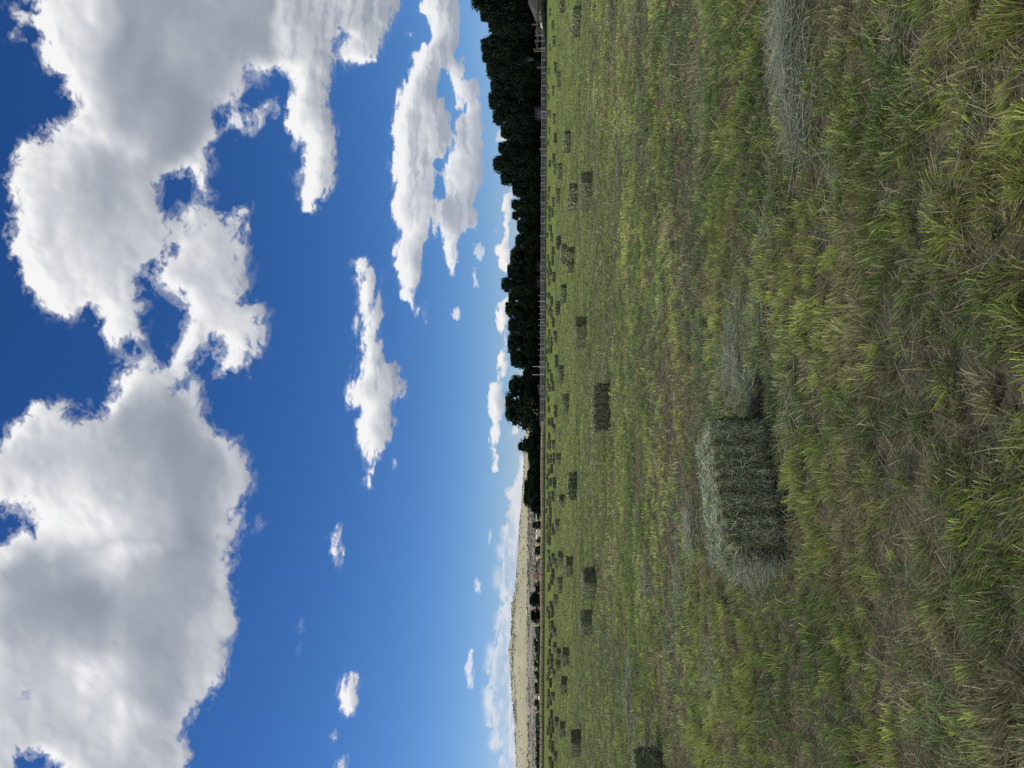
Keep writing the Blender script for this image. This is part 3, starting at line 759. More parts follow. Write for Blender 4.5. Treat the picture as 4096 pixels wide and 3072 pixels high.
# ------------------------------------------------------------------ bale meshes
def bale_mesh(name, L, W, H, nx, ny, nz, strands, sl, sw, seed, ragged=.02, fray=0):
    r_ = np.random.default_rng(seed)
    acc = Acc()
    faces = []
    def grid(fn, a_, b_):
        s, t = np.meshgrid(np.linspace(-1, 1, a_ + 1), np.linspace(-1, 1, b_ + 1), indexing='ij')
        P = fn(s, t).reshape(-1, 3)
        i = np.arange((a_ + 1) * (b_ + 1)).reshape(a_ + 1, b_ + 1)
        Fq = np.stack([i[:-1, :-1], i[1:, :-1], i[1:, 1:], i[:-1, 1:]], -1).reshape(-1, 4)
        return P, Fq
    o = np.ones_like
    sides = [(lambda s, t: np.stack([s, -o(s), t], -1), nx, nz), (lambda s, t: np.stack([-s, o(s), t], -1), nx, nz),
             (lambda s, t: np.stack([o(s), s, t], -1), ny, nz), (lambda s, t: np.stack([-o(s), -s, t], -1), ny, nz),
             (lambda s, t: np.stack([s, t, o(s)], -1), nx, ny), (lambda s, t: np.stack([s, -t, -o(s)], -1), nx, ny)]
    ph = r_.uniform(0, 6.28, 8)
    def shape(P):
        q = P.copy()
        # rounded edges
        e = 5.0
        nrm = (np.abs(q) ** e).sum(1) ** (1 / e) ; mx_ = np.abs(q).max(1)
        q = q * (mx_ / nrm)[:, None] ** .75
        X = q[:, 0] * L / 2; Y = q[:, 1] * W / 2; Z_ = q[:, 2] * H / 2
        fl = np.sin(X * 62 + ph[0] + 2.4 * np.sin(X * 13 + ph[1])) * .010       # pressed flakes
        nzv = (fbm(X * 6 + 50 + ph[2], (Y + Z_ * 1.7) * 6 + 50, 4, seed) - .5)
        bulge = 1 + .05 * np.cos(q[:, 2] * 1.4) * np.abs(q[:, 1]) + fl * 2 + nzv * ragged * 4
        Y = Y * bulge + .03 * np.sin(X * 2.4 + ph[3]) * 1
        Z_ = Z_ * (1 + fl * 1.6 + nzv * ragged * 3) + .015 * np.sin(X * 3 + ph[4])
        X = X * (1 + (fbm(Y * 9 + 30, Z_ * 9 + 30, 3, seed + 3) - .5) * ragged * 2.2) + Z_ * .05 * math.sin(ph[5])
        return np.stack([X, Y, Z_ + H / 2 + .0], -1)
    body_c = np.array([.20, .205, .115]) if fray else np.array([.120, .135, .072])  # near bale's body painted lighter to lift its shaded front
    SP, SN = [], []
    for fn, a_, b_ in sides:
        P, Fq = grid(fn, a_, b_)
        Q = shape(P)
        tone = fbm(Q[:, 0] * 14 + 9, (Q[:, 1] + Q[:, 2]) * 14 + 9, 4, seed + 8)
        fl = .5 + .5 * np.sin(Q[:, 0] * 62 + ph[0] + 2.4 * np.sin(Q[:, 0] * 13 + ph[1]))
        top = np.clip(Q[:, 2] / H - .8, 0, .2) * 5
        K = body_c * (.45 + 1.1 * tone[:, None]) * (.65 + .5 * fl[:, None]) * (1 + .9 * top[:, None])  # shade of flake grooves and light on the top painted into the colour
        acc.add((Q, Fq, K))
    # strands lying on and sticking out of the surface
    if strands:
        N = strands
        f = r_.choice(5, N, p=[.24, .24, .13, .13, .26])
        s, t = r_.uniform(-1, 1, N), r_.uniform(-1, 1, N)
        P = np.zeros((N, 3)); Nn = np.zeros((N, 3))
        for k in range(5):
            m_ = f == k
            P[m_] = sides[k][0](s[m_], t[m_])
            Nn[m_] = [(0, -1, 0), (0, 1, 0), (1, 0, 0), (-1, 0, 0), (0, 0, 1)][k]
        Q = shape(P)
        low_ = np.clip(1 - Q[:, 2] / (.3 * H), 0, 1)
        dirv = r_.normal(0, 1, (N, 3))
        dirv -= (dirv * Nn).sum(1)[:, None] * Nn
        dirv[:, 2] *= np.where(f < 2, 1.6, .7); dirv[f < 2, 0] *= .65
        dirv /= np.linalg.norm(dirv, axis=1)[:, None]
        lift = np.abs(r_.normal(.10, .22, N))
        dirv = dirv + Nn * lift[:, None]
        dirv[:, 2] -= .10
        dirv /= np.linalg.norm(dirv, axis=1)[:, None]
        ln = sl * r_.uniform(.3, 1.5, N)
        Sd = np.cross(dirv, Nn + r_.normal(0, .5, (N, 3))); Sd /= np.linalg.norm(Sd, axis=1)[:, None] + 1e-9
        wv = sw * r_.uniform(.6, 1.4, N)
        bend = r_.normal(0, .25, N)
        seg = 2
        V = np.zeros((N, seg + 1, 2, 3)); K = np.zeros((N, seg + 1, 2, 3))
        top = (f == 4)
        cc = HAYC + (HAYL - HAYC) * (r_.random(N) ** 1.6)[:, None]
        cc = cc * np.where(top, 1.15, np.where(f < 2, 2.0, 1.45) if fray else 1.08)[:, None] * r_.uniform(.45, 1.25, N)[:, None]  # near bale's side strands painted brighter to lift their shaded faces
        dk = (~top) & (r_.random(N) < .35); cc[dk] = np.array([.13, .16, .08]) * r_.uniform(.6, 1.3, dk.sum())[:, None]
        cc = cc * (.62 + .55 * (.5 + .5 * np.sin(Q[:, 0] * 62 + ph[0] + 2.4 * np.sin(Q[:, 0] * 13 + ph[1]))))[:, None] * np.where(top, 1, 1)[:, None]  # strands in flake grooves darkened, groove shade put into the colour
        cc[~top] *= np.array([1.04, 1.02, .90]); cc[top] *= 1.22 if fray else 1.08  # top strands painted brighter, as lit from above
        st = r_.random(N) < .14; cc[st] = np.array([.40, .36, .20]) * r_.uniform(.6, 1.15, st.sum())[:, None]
        for q in range(seg + 1):
            tt = q / seg
            pos = Q + Nn * .004 + dirv * (ln * (tt - .35))[:, None] + Sd * (bend * ln * tt * tt)[:, None]
            pos[:, 2] = np.maximum(pos[:, 2], .003)
            V[:, q, 0] = pos - Sd * (wv / 2)[:, None]; V[:, q, 1] = pos + Sd * (wv / 2)[:, None]
            K[:, q] = cc[:, None] * (1.0 + .15 * tt)
        i = np.arange(N)[:, None] * (seg + 1) * 2 + np.arange(seg)[None] * 2
        acc.add((V.reshape(-1, 3), np.stack([i, i + 1, i + 3, i + 2], -1).reshape(-1, 4), K.reshape(-1, 3)))
    if fray:
        N = fray
        t_ = r_.random(N) ** 1.3
        px_ = -L / 2 - t_ * .10 + .01; zz = r_.random(N) * H * (1 - t_ * .35) * .96
        yy = r_.uniform(-.50, .50, N) * W
        k_ = r_.random(N) < .22        # some along the top edge
        px_[k_] = r_.uniform(-L / 2, L / 2, k_.sum()); yy[k_] = r_.uniform(-W / 2 + .04, W / 2, k_.sum()); zz[k_] = H + r_.uniform(-.02, .02, k_.sum())
        cc = (HAYC + (HAYL - HAYC) * (r_.random(N) ** 1.2)[:, None]) * r_.uniform(.5, 1.15, N)[:, None]
        st = r_.random(N) < .08; cc[st] = STRAW * r_.uniform(.6, 1., st.sum())[:, None]
        acc.add(blades(np.stack([px_, yy, np.maximum(zz, .01)], -1), r_.uniform(0, 6.28, N), r_.uniform(.8, 7, N), r_.uniform(.025, .085, N), sw * r_.uniform(.7, 1.3, N), cc, cc * 1.1, 3, curve=r_.normal(0, .6, N)))
    me = acc.mesh(name)
    me.materials.append(M_hay)
    return me


LOD = [
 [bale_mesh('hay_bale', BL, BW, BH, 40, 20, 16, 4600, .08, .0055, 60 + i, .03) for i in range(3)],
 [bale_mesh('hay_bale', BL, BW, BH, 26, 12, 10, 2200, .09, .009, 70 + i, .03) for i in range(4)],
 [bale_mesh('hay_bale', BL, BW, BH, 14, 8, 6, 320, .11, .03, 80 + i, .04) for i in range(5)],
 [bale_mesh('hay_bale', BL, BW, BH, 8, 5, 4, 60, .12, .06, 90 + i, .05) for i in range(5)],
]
ORD = ['nearest', 'second', 'third', 'fourth', 'fifth', 'sixth', 'seventh', 'eighth', 'ninth', 'tenth', 'eleventh', 'twelfth', 'thirteenth', 'fourteenth',
       'fifteenth', 'sixteenth', 'seventeenth', 'eighteenth', 'nineteenth', 'twentieth', 'twenty-first', 'twenty-second', 'twenty-third', 'twenty-fourth', 'twenty-fifth']
SECT = [(-900, 70, 'the brown roofed shed'), (70, 200, 'the weathered wooden rail fence'), (200, 380, 'the tall tree with pale branches'), (380, 520, 'the big grey leafless bush'),
        (520, 640, 'the notch in the tall trees'), (640, 790, 'the pale dead stump by the pipe fence'), (790, 920, 'the lowest dip in the dark tree row'),
        (920, 1050, 'the trees rising left of the dip'), (1050, 1180, 'the pair of grey leafless bushes'), (1180, 1330, 'the fence stakes under the even treetops'),
        (1330, 1450, 'the last tree of the dense row'), (1450, 1560, 'the two tall thin poles'), (1560, 1710, 'the broad round tree at the fence end'),
        (1710, 1870, 'the pointed tree past the pipe fence'), (1870, 2060, 'the dark tree clump before the hill'), (2060, 2180, 'the little yellow field'),
        (2180, 2330, 'the red roofed house'), (2330, 2500, 'the two dark trees beside the house'), (2500, 2640, 'the peak of the hill'),
        (2640, 2790, 'the grey green thickets under the hill'), (2790, 2930, 'the dark slanting fence post'), (2930, 3600, 'the far left fence posts')]
bysec = {}
for bdat in BALES:
    for lo, hi, nm in SECT:
        if lo <= bdat[4] < hi:
            bysec.setdefault(nm, []).append(bdat)
FRONT = {}
cnt = 0
for nm, lst in bysec.items():
    lst.sort(key=lambda q: q[3])
    for i, (x, y, yaw, d, ym) in enumerate(lst):
        lod = 0 if d < 14 else 1 if d < 28 else 2 if d < 60 else 3
        me = LOD[lod][cnt % len(LOD[lod])]; cnt += 1
        o = link('hay_bale', me)
        o.location = (x, y, und(np.array(x), np.array(y)) * float(sstep(60, 12, np.array(y))) - .012)
        if cnt % 2: yaw += math.pi
        o.rotation_euler = (random.gauss(0, .012), random.gauss(0, .012), yaw)
        o.scale = (1 + random.gauss(0, .025), 1 + random.gauss(0, .03), 1 + random.gauss(0, .03))
        first = 'nearest bale' if i == 0 else ORD[i] + ' nearest bale'
        tag(o, first + ' in line with ' + nm, 'hay bale', 'hay bales scattered over the mown field')

# the big bale close to the camera, its left end frayed and slumping
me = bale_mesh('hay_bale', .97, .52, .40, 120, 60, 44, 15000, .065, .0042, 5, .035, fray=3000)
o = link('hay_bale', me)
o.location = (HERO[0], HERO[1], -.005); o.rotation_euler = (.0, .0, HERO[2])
tag(o, 'largest hay bale, with a pale frayed left end, lying closest to the camera', 'hay bale', 'hay bales scattered over the mown field')

# ------------------------------------------------------------------ hill and valley floor behind the fence
RIDGE = [(-3000, 2120), (-1000, 2112), (0, 2108), (1200, 2104), (1800, 2099), (1900, 2094), (2000, 2088), (2100, 2079), (2200, 2073), (2310, 2066), (2360, 2061), (2390, 2053), (2410, 2048),
         (2450, 2046), (2550, 2044), (2590, 2037), (2612, 2034), (2640, 2040), (2700, 2044), (2780, 2047), (2820, 2052), (2900, 2057), (2950, 2060), (3072, 2066), (3600, 2080), (4600, 2105), (6500, 2130)]
rx_, ry_ = np.array(RIDGE, float).T
BANDS_D = np.array([262, 420, 640, 900, 1250, 1700, 2250, 3000.])
BANDS_P = [lambda r: 2176 + 0 * r, lambda r: 2172 + 0 * r, lambda r: 2167 + 0 * r, lambda r: 2152 + 0 * r, lambda r: 2138 + 0 * r,
           lambda r: 2112 + (r - 2045) * .10, lambda r: 2112 + (r - 2112) * .55, lambda r: r]


def hill_px(py, Y):
    """height of the land, as a view angle, for a column and a distance"""
    r = np.interp(py, rx_, ry_)
    tbl = np.stack([np.minimum(f(r), 2176) if i else f(r) for i, f in enumerate(BANDS_P)], 0)
    q = np.interp(Y, BANDS_D, np.arange(8.0))
    i0 = np.clip(q.astype(int), 0, 6); fr = q - i0
    j = np.arange(len(r))
    return tbl[i0, j] * (1 - fr) + tbl[i0 + 1, j] * fr + ROLL * (py - 1536) * (1 - q / 7)


def land(py, Y):
    py = np.atleast_1d(np.asarray(py, float)); Y = np.atleast_1d(np.asarray(Y, float)) * np.ones(len(py))
    return at_depth(hill_px(py, Y), py, Y)


cols = np.arange(-3000, 6501, 9.0)
deps = np.concatenate([np.geomspace(262, 3000, 60)])
rows = []
for Y in deps:
    P = land(cols, np.full(len(cols), Y)); rows.append(P)
P = np.stack(rows)
bump = (fbm(P[..., 0] / 60, P[..., 1] / 60, 5, 601) - .5)
P[..., 2] += bump * (P[..., 1] - 262) / 2700 * 16 * (1 - .75 * (P[..., 1] > 2990))
back = P[-1].copy(); back[:, 1] += 900; back[:, 2] -= 120; back[:, 0] *= 1.3
P = np.concatenate([P, back[None]])
a, b = P.shape[:2]; idx = np.arange(a * b).reshape(a, b)
Fq = np.stack([idx[:-1, :-1], idx[1:, :-1], idx[1:, 1:], idx[:-1, 1:]], -1).reshape(-1, 4)
me = mesh_np('hill', P.reshape(-1, 3), Fq[:, ::-1], smooth=True)
m, n, l = new_mat('dry grass hill')
geo = n.new('ShaderNodeNewGeometry'); sep = n.new('ShaderNodeSeparateXYZ'); l.new(geo.outputs['Position'], sep.inputs[0])
mp = n.new('ShaderNodeMapping'); mp.inputs['Scale'].default_value = (.25, .6, 1.0); l.new(geo.outputs['Position'], mp.inputs['Vector'])
nb_ = noise(.006, geo.outputs['Position'], 8, .65)
mth = n.new('ShaderNodeMath'); mth.operation = 'MULTIPLY_ADD'; l.new(nb_, mth.inputs[0]); mth.inputs[1].default_value = 420; l.new(sep.outputs['Y'], mth.inputs[2])
mr = n.new('ShaderNodeMapRange'); mr.inputs['From Min'].default_value = 262 + 210; mr.inputs['From Max'].default_value = 3000 + 210
l.new(mth.outputs[0], mr.inputs['Value'])
bands = ramp(mr.outputs['Result'], [(0.0, (.20, .20, .075)), (.10, (.42, .35, .11)), (.20, (.44, .39, .15)), (.33, (.42, .39, .23)), (.37, (.35, .32, .26)), (.50, (.37, .34, .28)), (.56, (.50, .47, .30)), (.80, (.56, .53, .35)), (1.0, (.52, .49, .32))])  # slope tones raised, its sunshine painted into the straw colour
spk = ramp(noise(.05, mp.outputs['Vector'], 8, .75), [(.35, (.62, .62, .62)), (.6, (1, 1, 1))])
base = mix(.8, bands, spk, 'MULTIPLY')
hsv = n.new('ShaderNodeHueSaturation'); hsv.inputs['Value'].default_value = .80; hsv.inputs['Saturation'].default_value = .92; l.new(base, hsv.inputs['Color']); base = hsv.outputs['Color']
bs = n.new('ShaderNodeBsdfDiffuse'); l.new(base, bs.inputs['Color']); out(n, l, bs.outputs['BSDF'])
tag(link('hill', me, m), kind='structure')

# thousands of shrubs on the slope read as dots
r_ = np.random.default_rng(3)
PY, YD, SZ = [], [], []
def addsh(nn, y0, y1, lo, hi, s0, s1):
    PY.append(r_.uniform(y0, y1, nn)); YD.append(r_.uniform(lo, hi, nn)); SZ.append(r_.uniform(s0, s1, nn))
addsh(1100, 1750, 3350, 2850, 3010, 1.0, 2.8)     # along the crest
addsh(900, 2330, 2900, 2600, 3000, 1.0, 2.8)
addsh(500, 1750, 3350, 2100, 2800, 1.0, 2.6)
addsh(1300, 1750, 3350, 1640, 1800, 1.0, 2.6)
addsh(2600, 1750, 3350, 1270, 1680, .6, 1.8)
addsh(900, 1750, 2350, 1150, 1650, .8, 2.4)
addsh(700, 1750, 3350, 900, 1250, .8, 2.0)
PY, YD, SZ = map(np.concatenate, (PY, YD, SZ))
keep = fbm(PY / 40, YD / 60, 3, 611) > .42
PY, YD, SZ = PY[keep], YD[keep], SZ[keep]
P = land(PY, YD)
uv = np.array([(math.cos(t_) * math.cos(p_), math.sin(t_) * math.cos(p_), math.sin(p_)) for p_ in (-.3, .35, .9) for t_ in np.linspace(0, 2 * math.pi, 6)[:-1]] + [(0, 0, 1.1)])
fc = []
for q in range(2):
    for k in range(5):
        fc += [(q * 5 + k, q * 5 + (k + 1) % 5, (q + 1) * 5 + (k + 1) % 5), (q * 5 + k, (q + 1) * 5 + (k + 1) % 5, (q + 1) * 5 + k)]
for k in range(5): fc.append((10 + k, 10 + (k + 1) % 5, 15))
fc = np.array(fc)
N = len(P)
jit = 1 + r_.normal(0, .22, (N, 16, 1))
V = P[:, None] + uv[None] * jit * SZ[:, None, None] * np.array([1.15, 1, .9])
V[..., 2] += (SZ * .25)[:, None]
Fq = (fc[None] + (np.arange(N) * 16)[:, None, None]).reshape(-1, 3)
K = np.repeat((np.array([.13, .145, .095]) * r_.uniform(.5, 1.5, N)[:, None]), 16, 0)
pur = (YD > 1270) & (YD < 1700) & (r_.random(N) < .65)
K[np.repeat(pur, 16)] = np.array([.20, .18, .165])
me = mesh_np('hill_shrubs', V.reshape(-1, 3), Fq, K)
tag(link('hill_shrubs', me, M_leaf), 'countless small dark shrubs dotting the dry hillside', 'shrubs', kind='stuff')


# ------------------------------------------------------------------ trees
def crown_mesh(seed, lumps, leaves, base=.06, leafsize=.032, top_narrow=.35, openness=.0, tone=1.0, shape='round'):
    """unit crown: height 1, half width .5"""
    r = np.random.default_rng(seed)
    C_, R_ = [], []
    for i in range(lumps):
        z = base + (1 - base) * (r.random() ** .85)
        zz = (z - base) / (1 - base)
        env = math.sqrt(max(0.02, 1 - ((zz - .38) / .68) ** 2)) if shape == 'round' else max(.06, 1 - zz ** 1.3)
        rad = env * .40 * math.sqrt(r.random())
        t_ = r.uniform(0, 6.283)
        s = r.uniform(.06, .165) * (1 - .40 * zz)
        C_.append((rad * math.cos(t_), rad * math.sin(t_), min(z, .985 - s * .75))); R_.append(s)
    C_ = np.array(C_); R_ = np.array(R_)
    # low skirt so that the crown reaches the ground
    L = r.integers(0, lumps, leaves)
    d = r.normal(0, 1, (leaves, 3)); d /= np.linalg.norm(d, axis=1)[:, None]
    rr = R_[L] * (.70 + .42 * r.random(leaves) ** .7)
    spike = r.random(leaves) < .22; rr[spike] *= r.uniform(1.1, 1.75, spike.sum())
    P = C_[L] + d * rr[:, None] * np.array([1, 1, .85])
    P[:, 2] = np.clip(P[:, 2], .01, 1.0)
    a_ = r.normal(0, 1, (leaves, 3)) + d * .4 + np.array([0, 0, .3]); a_ /= np.linalg.norm(a_, axis=1)[:, None]
    b_ = np.cross(a_, r.normal(0, 1, (leaves, 3))); b_ /= np.linalg.norm(b_, axis=1)[:, None]
    s = leafsize * r.uniform(.5, 1.35, leaves)[:, None]
    V = np.stack([P - a_ * s, P - b_ * s * .42, P + a_ * s, P + b_ * s * .42], 1).reshape(-1, 3)
    Fq = np.arange(leaves * 4).reshape(-1, 4)
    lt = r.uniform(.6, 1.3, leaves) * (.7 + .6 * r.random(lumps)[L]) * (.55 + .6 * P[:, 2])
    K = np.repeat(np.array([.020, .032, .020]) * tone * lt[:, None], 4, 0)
    me = mesh_np('crown', V, Fq, K); me.materials.append(M_leaf)
    return me


def trunk_mesh(seed, limbs=6, r0=.018):
    r = random.Random(seed); mb = MB()
    mb.tube([(0, 0, -.01), (r.gauss(0, .01), r.gauss(0, .01), .2), (r.gauss(0, .03), r.gauss(0, .03), .45), (r.gauss(0, .04), r.gauss(0, .04), .75)], [r0, r0 * .8, r0 * .55, r0 * .2], 7)
    for i in range(limbs):
        t_ = r.uniform(0, 6.283); z = r.uniform(.12, .5); L = r.uniform(.15, .34)
        mb.tube([(0, 0, z), (math.cos(t_) * L * .5, math.sin(t_) * L * .5, z + L * .45), (math.cos(t_) * L, math.sin(t_) * L, z + L * 1.15)], [r0 * .5, r0 * .3, r0 * .1], 5)
    me = bpy.data.meshes.new('trunk'); me.from_pydata(mb.v, [], mb.f); me.materials.append(M_bark); me.update()
    return me


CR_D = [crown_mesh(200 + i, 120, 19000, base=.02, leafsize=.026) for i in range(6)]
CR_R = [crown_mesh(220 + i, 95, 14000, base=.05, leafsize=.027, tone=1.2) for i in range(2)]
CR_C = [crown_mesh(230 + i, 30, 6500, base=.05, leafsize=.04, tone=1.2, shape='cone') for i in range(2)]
CR_G = [crown_mesh(240 + i, 26, 4200, base=.02, leafsize=.055, tone=5.0) for i in range(4)]
CR_M = [crown_mesh(250 + i, 34, 5000, base=.0, leafsize=.05, tone=2.6) for i in range(3)]
TR = [trunk_mesh(i) for i in range(3)]


def tree(name, py, top, hw, Y, crown, label, cat, group, base_z=None, depth=None, i=0):
    p = at_depth(top, py, Y); w_ = 2 * hw * Y / F_PX
    z0 = base_z if base_z is not None else 0.0
    h = p[2] - z0
    t = empty(name, (p[0], Y, z0)); tag(t, label, cat, group)
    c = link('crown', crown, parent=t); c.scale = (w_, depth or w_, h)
    k = link('trunk', TR[i % 3], parent=t); k.scale = (max(w_, h * .5), max(w_, h * .5), h)
    c.rotation_euler = k.rotation_euler = (0, 0, 0)
    t.rotation_euler = (0, 0, 0)
    return t


ROW = [(-120,1890,70),(-30,1884,75),(55,1922,52),(105,1955,42),(180,1924,44),(228,1930,38),(280,1948,46),(340,1962,42),(405,1956,52),(468,1972,44),(525,2003,42),(592,1994,34),
       (655,1974,46),(705,2002,40),(755,2050,44),(820,2046,26),(862,2049,26),(905,2068,34),(965,2062,42),(1030,2040,50),(1085,2030,42),(1140,2006,36),
       (1190,2034,36),(1235,2022,42),(1300,2034,48),(1370,2030,50),(1435,2042,46)]
for i, (py, top, hw) in enumerate(ROW):
    tree('tall_tree', py, top, hw * 1.25, 236 + (i % 3) * 7, CR_D[i % 6],
         ORD[i].replace('nearest', 'first') + ' dark leafy tree from the shed in the dense row behind the pipe fence' if i < 25 else
         ('dark leafy tree just before the end of the dense row behind the pipe fence' if i == 25 else 'dark leafy tree ending the dense row, beside the two thin poles'),
         'tree', 'dense row of dark trees behind the pipe fence', i=i)
# darker second rank closing the gaps under the crowns
k = 0
for py in range(-150, 1500, 66):
    tp = np.interp(py, [r[0] for r in ROW], [r[1] for r in ROW]) + 26 + (k * 37 % 19)
    tree('understorey_tree', py, tp, 55, 262 + (k % 2) * 6, CR_D[(k + 3) % 6], 'shaded lower tree hidden among the dense dark row behind the pipe fence', 'tree',
         'shaded lower trees inside the dense row', i=k); k += 1
tree('round_tree', 1622, 2022, 112, 228, CR_R[0], 'broad round tree with open top branches at the end of the pipe fence', 'tree', None, i=1)
tree('round_tree', 1545, 2036, 66, 232, CR_R[1], 'rounded tree lobe just right of the broad round tree', 'tree', None, i=2)
tree('pointed_tree', 1784, 2073, 74, 330, CR_C[0], 'lone pointed dark tree left of the pipe fence end', 'tree', None, base_z=-.4)
tree('small_tree', 1735, 2118, 30, 340, CR_G[0], 'thin grey green small tree between the round and the pointed tree', 'tree', None, base_z=-.4)
tree('small_tree', 1850, 2118, 42, 335, CR_D[2], 'low loose dark tree left of the pointed tree', 'tree', None, base_z=-.4)
tree('dark_tree', 1900, 2108, 38, 335, CR_D[4], 'dark tree at the right side of the clump in front of the hill', 'tree', None, base_z=-.4)
tree('dark_tree', 1950, 2096, 50, 328, CR_D[1], 'dark tree in the middle of the clump in front of the hill', 'tree', None, base_z=-.4)
tree('dark_tree', 1996, 2094, 42, 335, CR_D[5], 'tallest dark tree at the left of the clump in front of the hill', 'tree', None, base_z=-.4)
tree('small_tree', 2035, 2128, 26, 345, CR_R[0], 'small dark tree at the left foot of the tree clump', 'tree', None, base_z=-.4)
tree('grey_shrub', 2055, 2136, 30, 420, CR_G[1], 'grey green shrub by the pale pink roof', 'shrub', None, base_z=-.6)
tree('round_shrub', 2101, 2129, 20, 430, CR_R[1], 'compact round dark tree by the little yellow field', 'tree', None, base_z=-.6)
tree('small_tree', 2161, 2147, 16, 470, CR_R[0], 'small dark bush left of the little yellow field', 'shrub', None, base_z=-.6)
tree('small_tree', 2203, 2139, 24, 470, CR_R[1], 'dark bush between the yellow field and the red roofed house', 'shrub', None, base_z=-.6)
tree('small_tree', 2350, 2141, 32, 520, CR_R[0], 'ragged dark bush directly left of the red roofed house', 'shrub', None, base_z=-.7)
tree('dark_tree', 2398, 2118, 36, 480, CR_D[0], 'taller of the two dark round trees left of the house', 'tree', None, base_z=-.7)
tree('dark_tree', 2462, 2123, 34, 480, CR_D[3], 'left one of the two dark round trees left of the house', 'tree', None, base_z=-.7)
r2 = random.Random(12)
BELT = [(2515,2139,22,1),(2545,2143,20,0),(2570,2136,24,2),(2600,2140,22,2),(2632,2143,18,0),(2655,2137,20,2),(2672,2150,18,1),(2700,2138,22,2),(2722,2150,18,1),(2742,2138,18,2),(2765,2141,16,3),
        (2812,2139,22,3),(2838,2147,16,0),(2862,2142,26,1),(2895,2141,24,0),(2925,2143,24,2),(2952,2146,18,3),(2978,2145,24,2),(3010,2142,24,3),(3045,2141,26,0),(3068,2146,22,3),(3110,2143,26,2)]
for i, (py, top, hw, kk) in enumerate(BELT):
    cm = [CR_G[0], CR_G[2], CR_M[i % 3], CR_M[(i + 1) % 3]][kk]
    z0 = float(at_depth(2170 + ROLL * (py - 1536), py, 760)[2])
    t = tree('thicket_tree', py, top, hw * 1.2, 760 + (i % 4) * 18, cm,
         ORD[i].replace('nearest', 'first') + ' low ' + ('grey green' if kk < 2 else 'dark green') + ' thicket tree under the hill, counting left from the two dark trees',
         'tree', 'thicket trees along the foot of the hill', base_z=z0, i=i)


for i, (py, tp, hw, nm) in enumerate(((1500, 2092, 40, 'at the right foot of the round tree, behind the two thin poles'), (1688, 2088, 36, 'at the left shoulder of the broad round tree'),
        (1768, 2118, 40, 'at the right foot of the pointed tree'), (1822, 2112, 40, 'at the left foot of the pointed tree'), (1880, 2122, 34, 'left of the pointed tree, in front of the hill'),
        (1925, 2118, 40, 'between the two taller trees before the hill'), (1972, 2112, 40, 'under the tallest trees before the hill'), (2018, 2122, 32, 'at the left foot of the tree clump before the hill'))):
    tree('low_tree', py, tp, hw * 1.25, 240 if py < 1700 else 318, CR_D[i % 6], 'low dark tree ' + nm, 'tree', None, base_z=0.0 if py < 1700 else -.4, i=i)


# leafless pale bushes
def bare_bush(py, pbase, ptop, spread, Y, nst, label, seed, mat=M_pale_bark):
    r = random.Random(seed)
    p0 = at_depth(pbase, py, Y); ht = (pbase - ptop) * Y / F_PX; sp = spread * Y / F_PX
    mb = MB()
    for i in range(nst):
        a_ = r.uniform(-1, 1); b_ = r.uniform(-1, 1); k = r.uniform(.6, 1.05)
        x0 = a_ * sp * .18
        mb.tube([(x0, b_ * .3, 0), (x0 + a_ * sp * .3, b_ * .6, ht * .45 * k), (x0 + a_ * sp * .62 + r.gauss(0, .15), b_ * .9, ht * .8 * k), (x0 + a_ * sp * .8 + r.gauss(0, .3), b_, ht * k)], [.05, .04, .025, .012], 4)
        if r.random() < .6:
            s = r.uniform(.4, .7)
            mb.tube([(x0 + a_ * sp * .4, b_ * .6, ht * .5 * k), (x0 + a_ * sp * .4 + r.gauss(0, .5), b_, ht * .85 * k)], [.025, .01], 4)
    o = mb.build('bare_bush', mat)
    o.location = (p0[0], Y, max(-.1, p0[2] if pbase < 2150 else 0))
    tag(o, label, 'bush')
M_violet = mat_plain('grey violet twigs', (.15, .14, .19), noise=(.09, .085, .12), scale=2)
bare_bush(455, 2160, 2112, 28, 224, 46, 'big grey violet leafless bush under the tall dark trees', 4, M_violet)
bare_bush(238, 2135, 2098, 12, 225, 7, 'few pale bent dead boughs hanging in the shade of the tall trees', 5, M_violet)
bare_bush(745, 2162, 2138, 14, 224, 6, 'pale dead stump with upturned branches behind the pipe fence', 6)
bare_bush(1062, 2162, 2122, 24, 225, 18, 'right one of the pair of grey leafless bushes behind the pipe fence', 7, M_violet)
bare_bush(1130, 2162, 2118, 26, 225, 16, 'left one of the pair of grey leafless bushes behind the pipe fence', 8, M_violet)
bare_bush(1603, 2163, 2148, 8, 222, 4, 'small pale dead snag at the foot of the broad round tree', 9)
bare_bush(1728, 2150, 2118, 30, 335, 16, 'sparse pale leafless bush in the gap left of the round tree', 10)
bare_bush(1868, 2140, 2108, 26, 335, 16, 'thin leafless branches against the hill left of the pointed tree', 11)

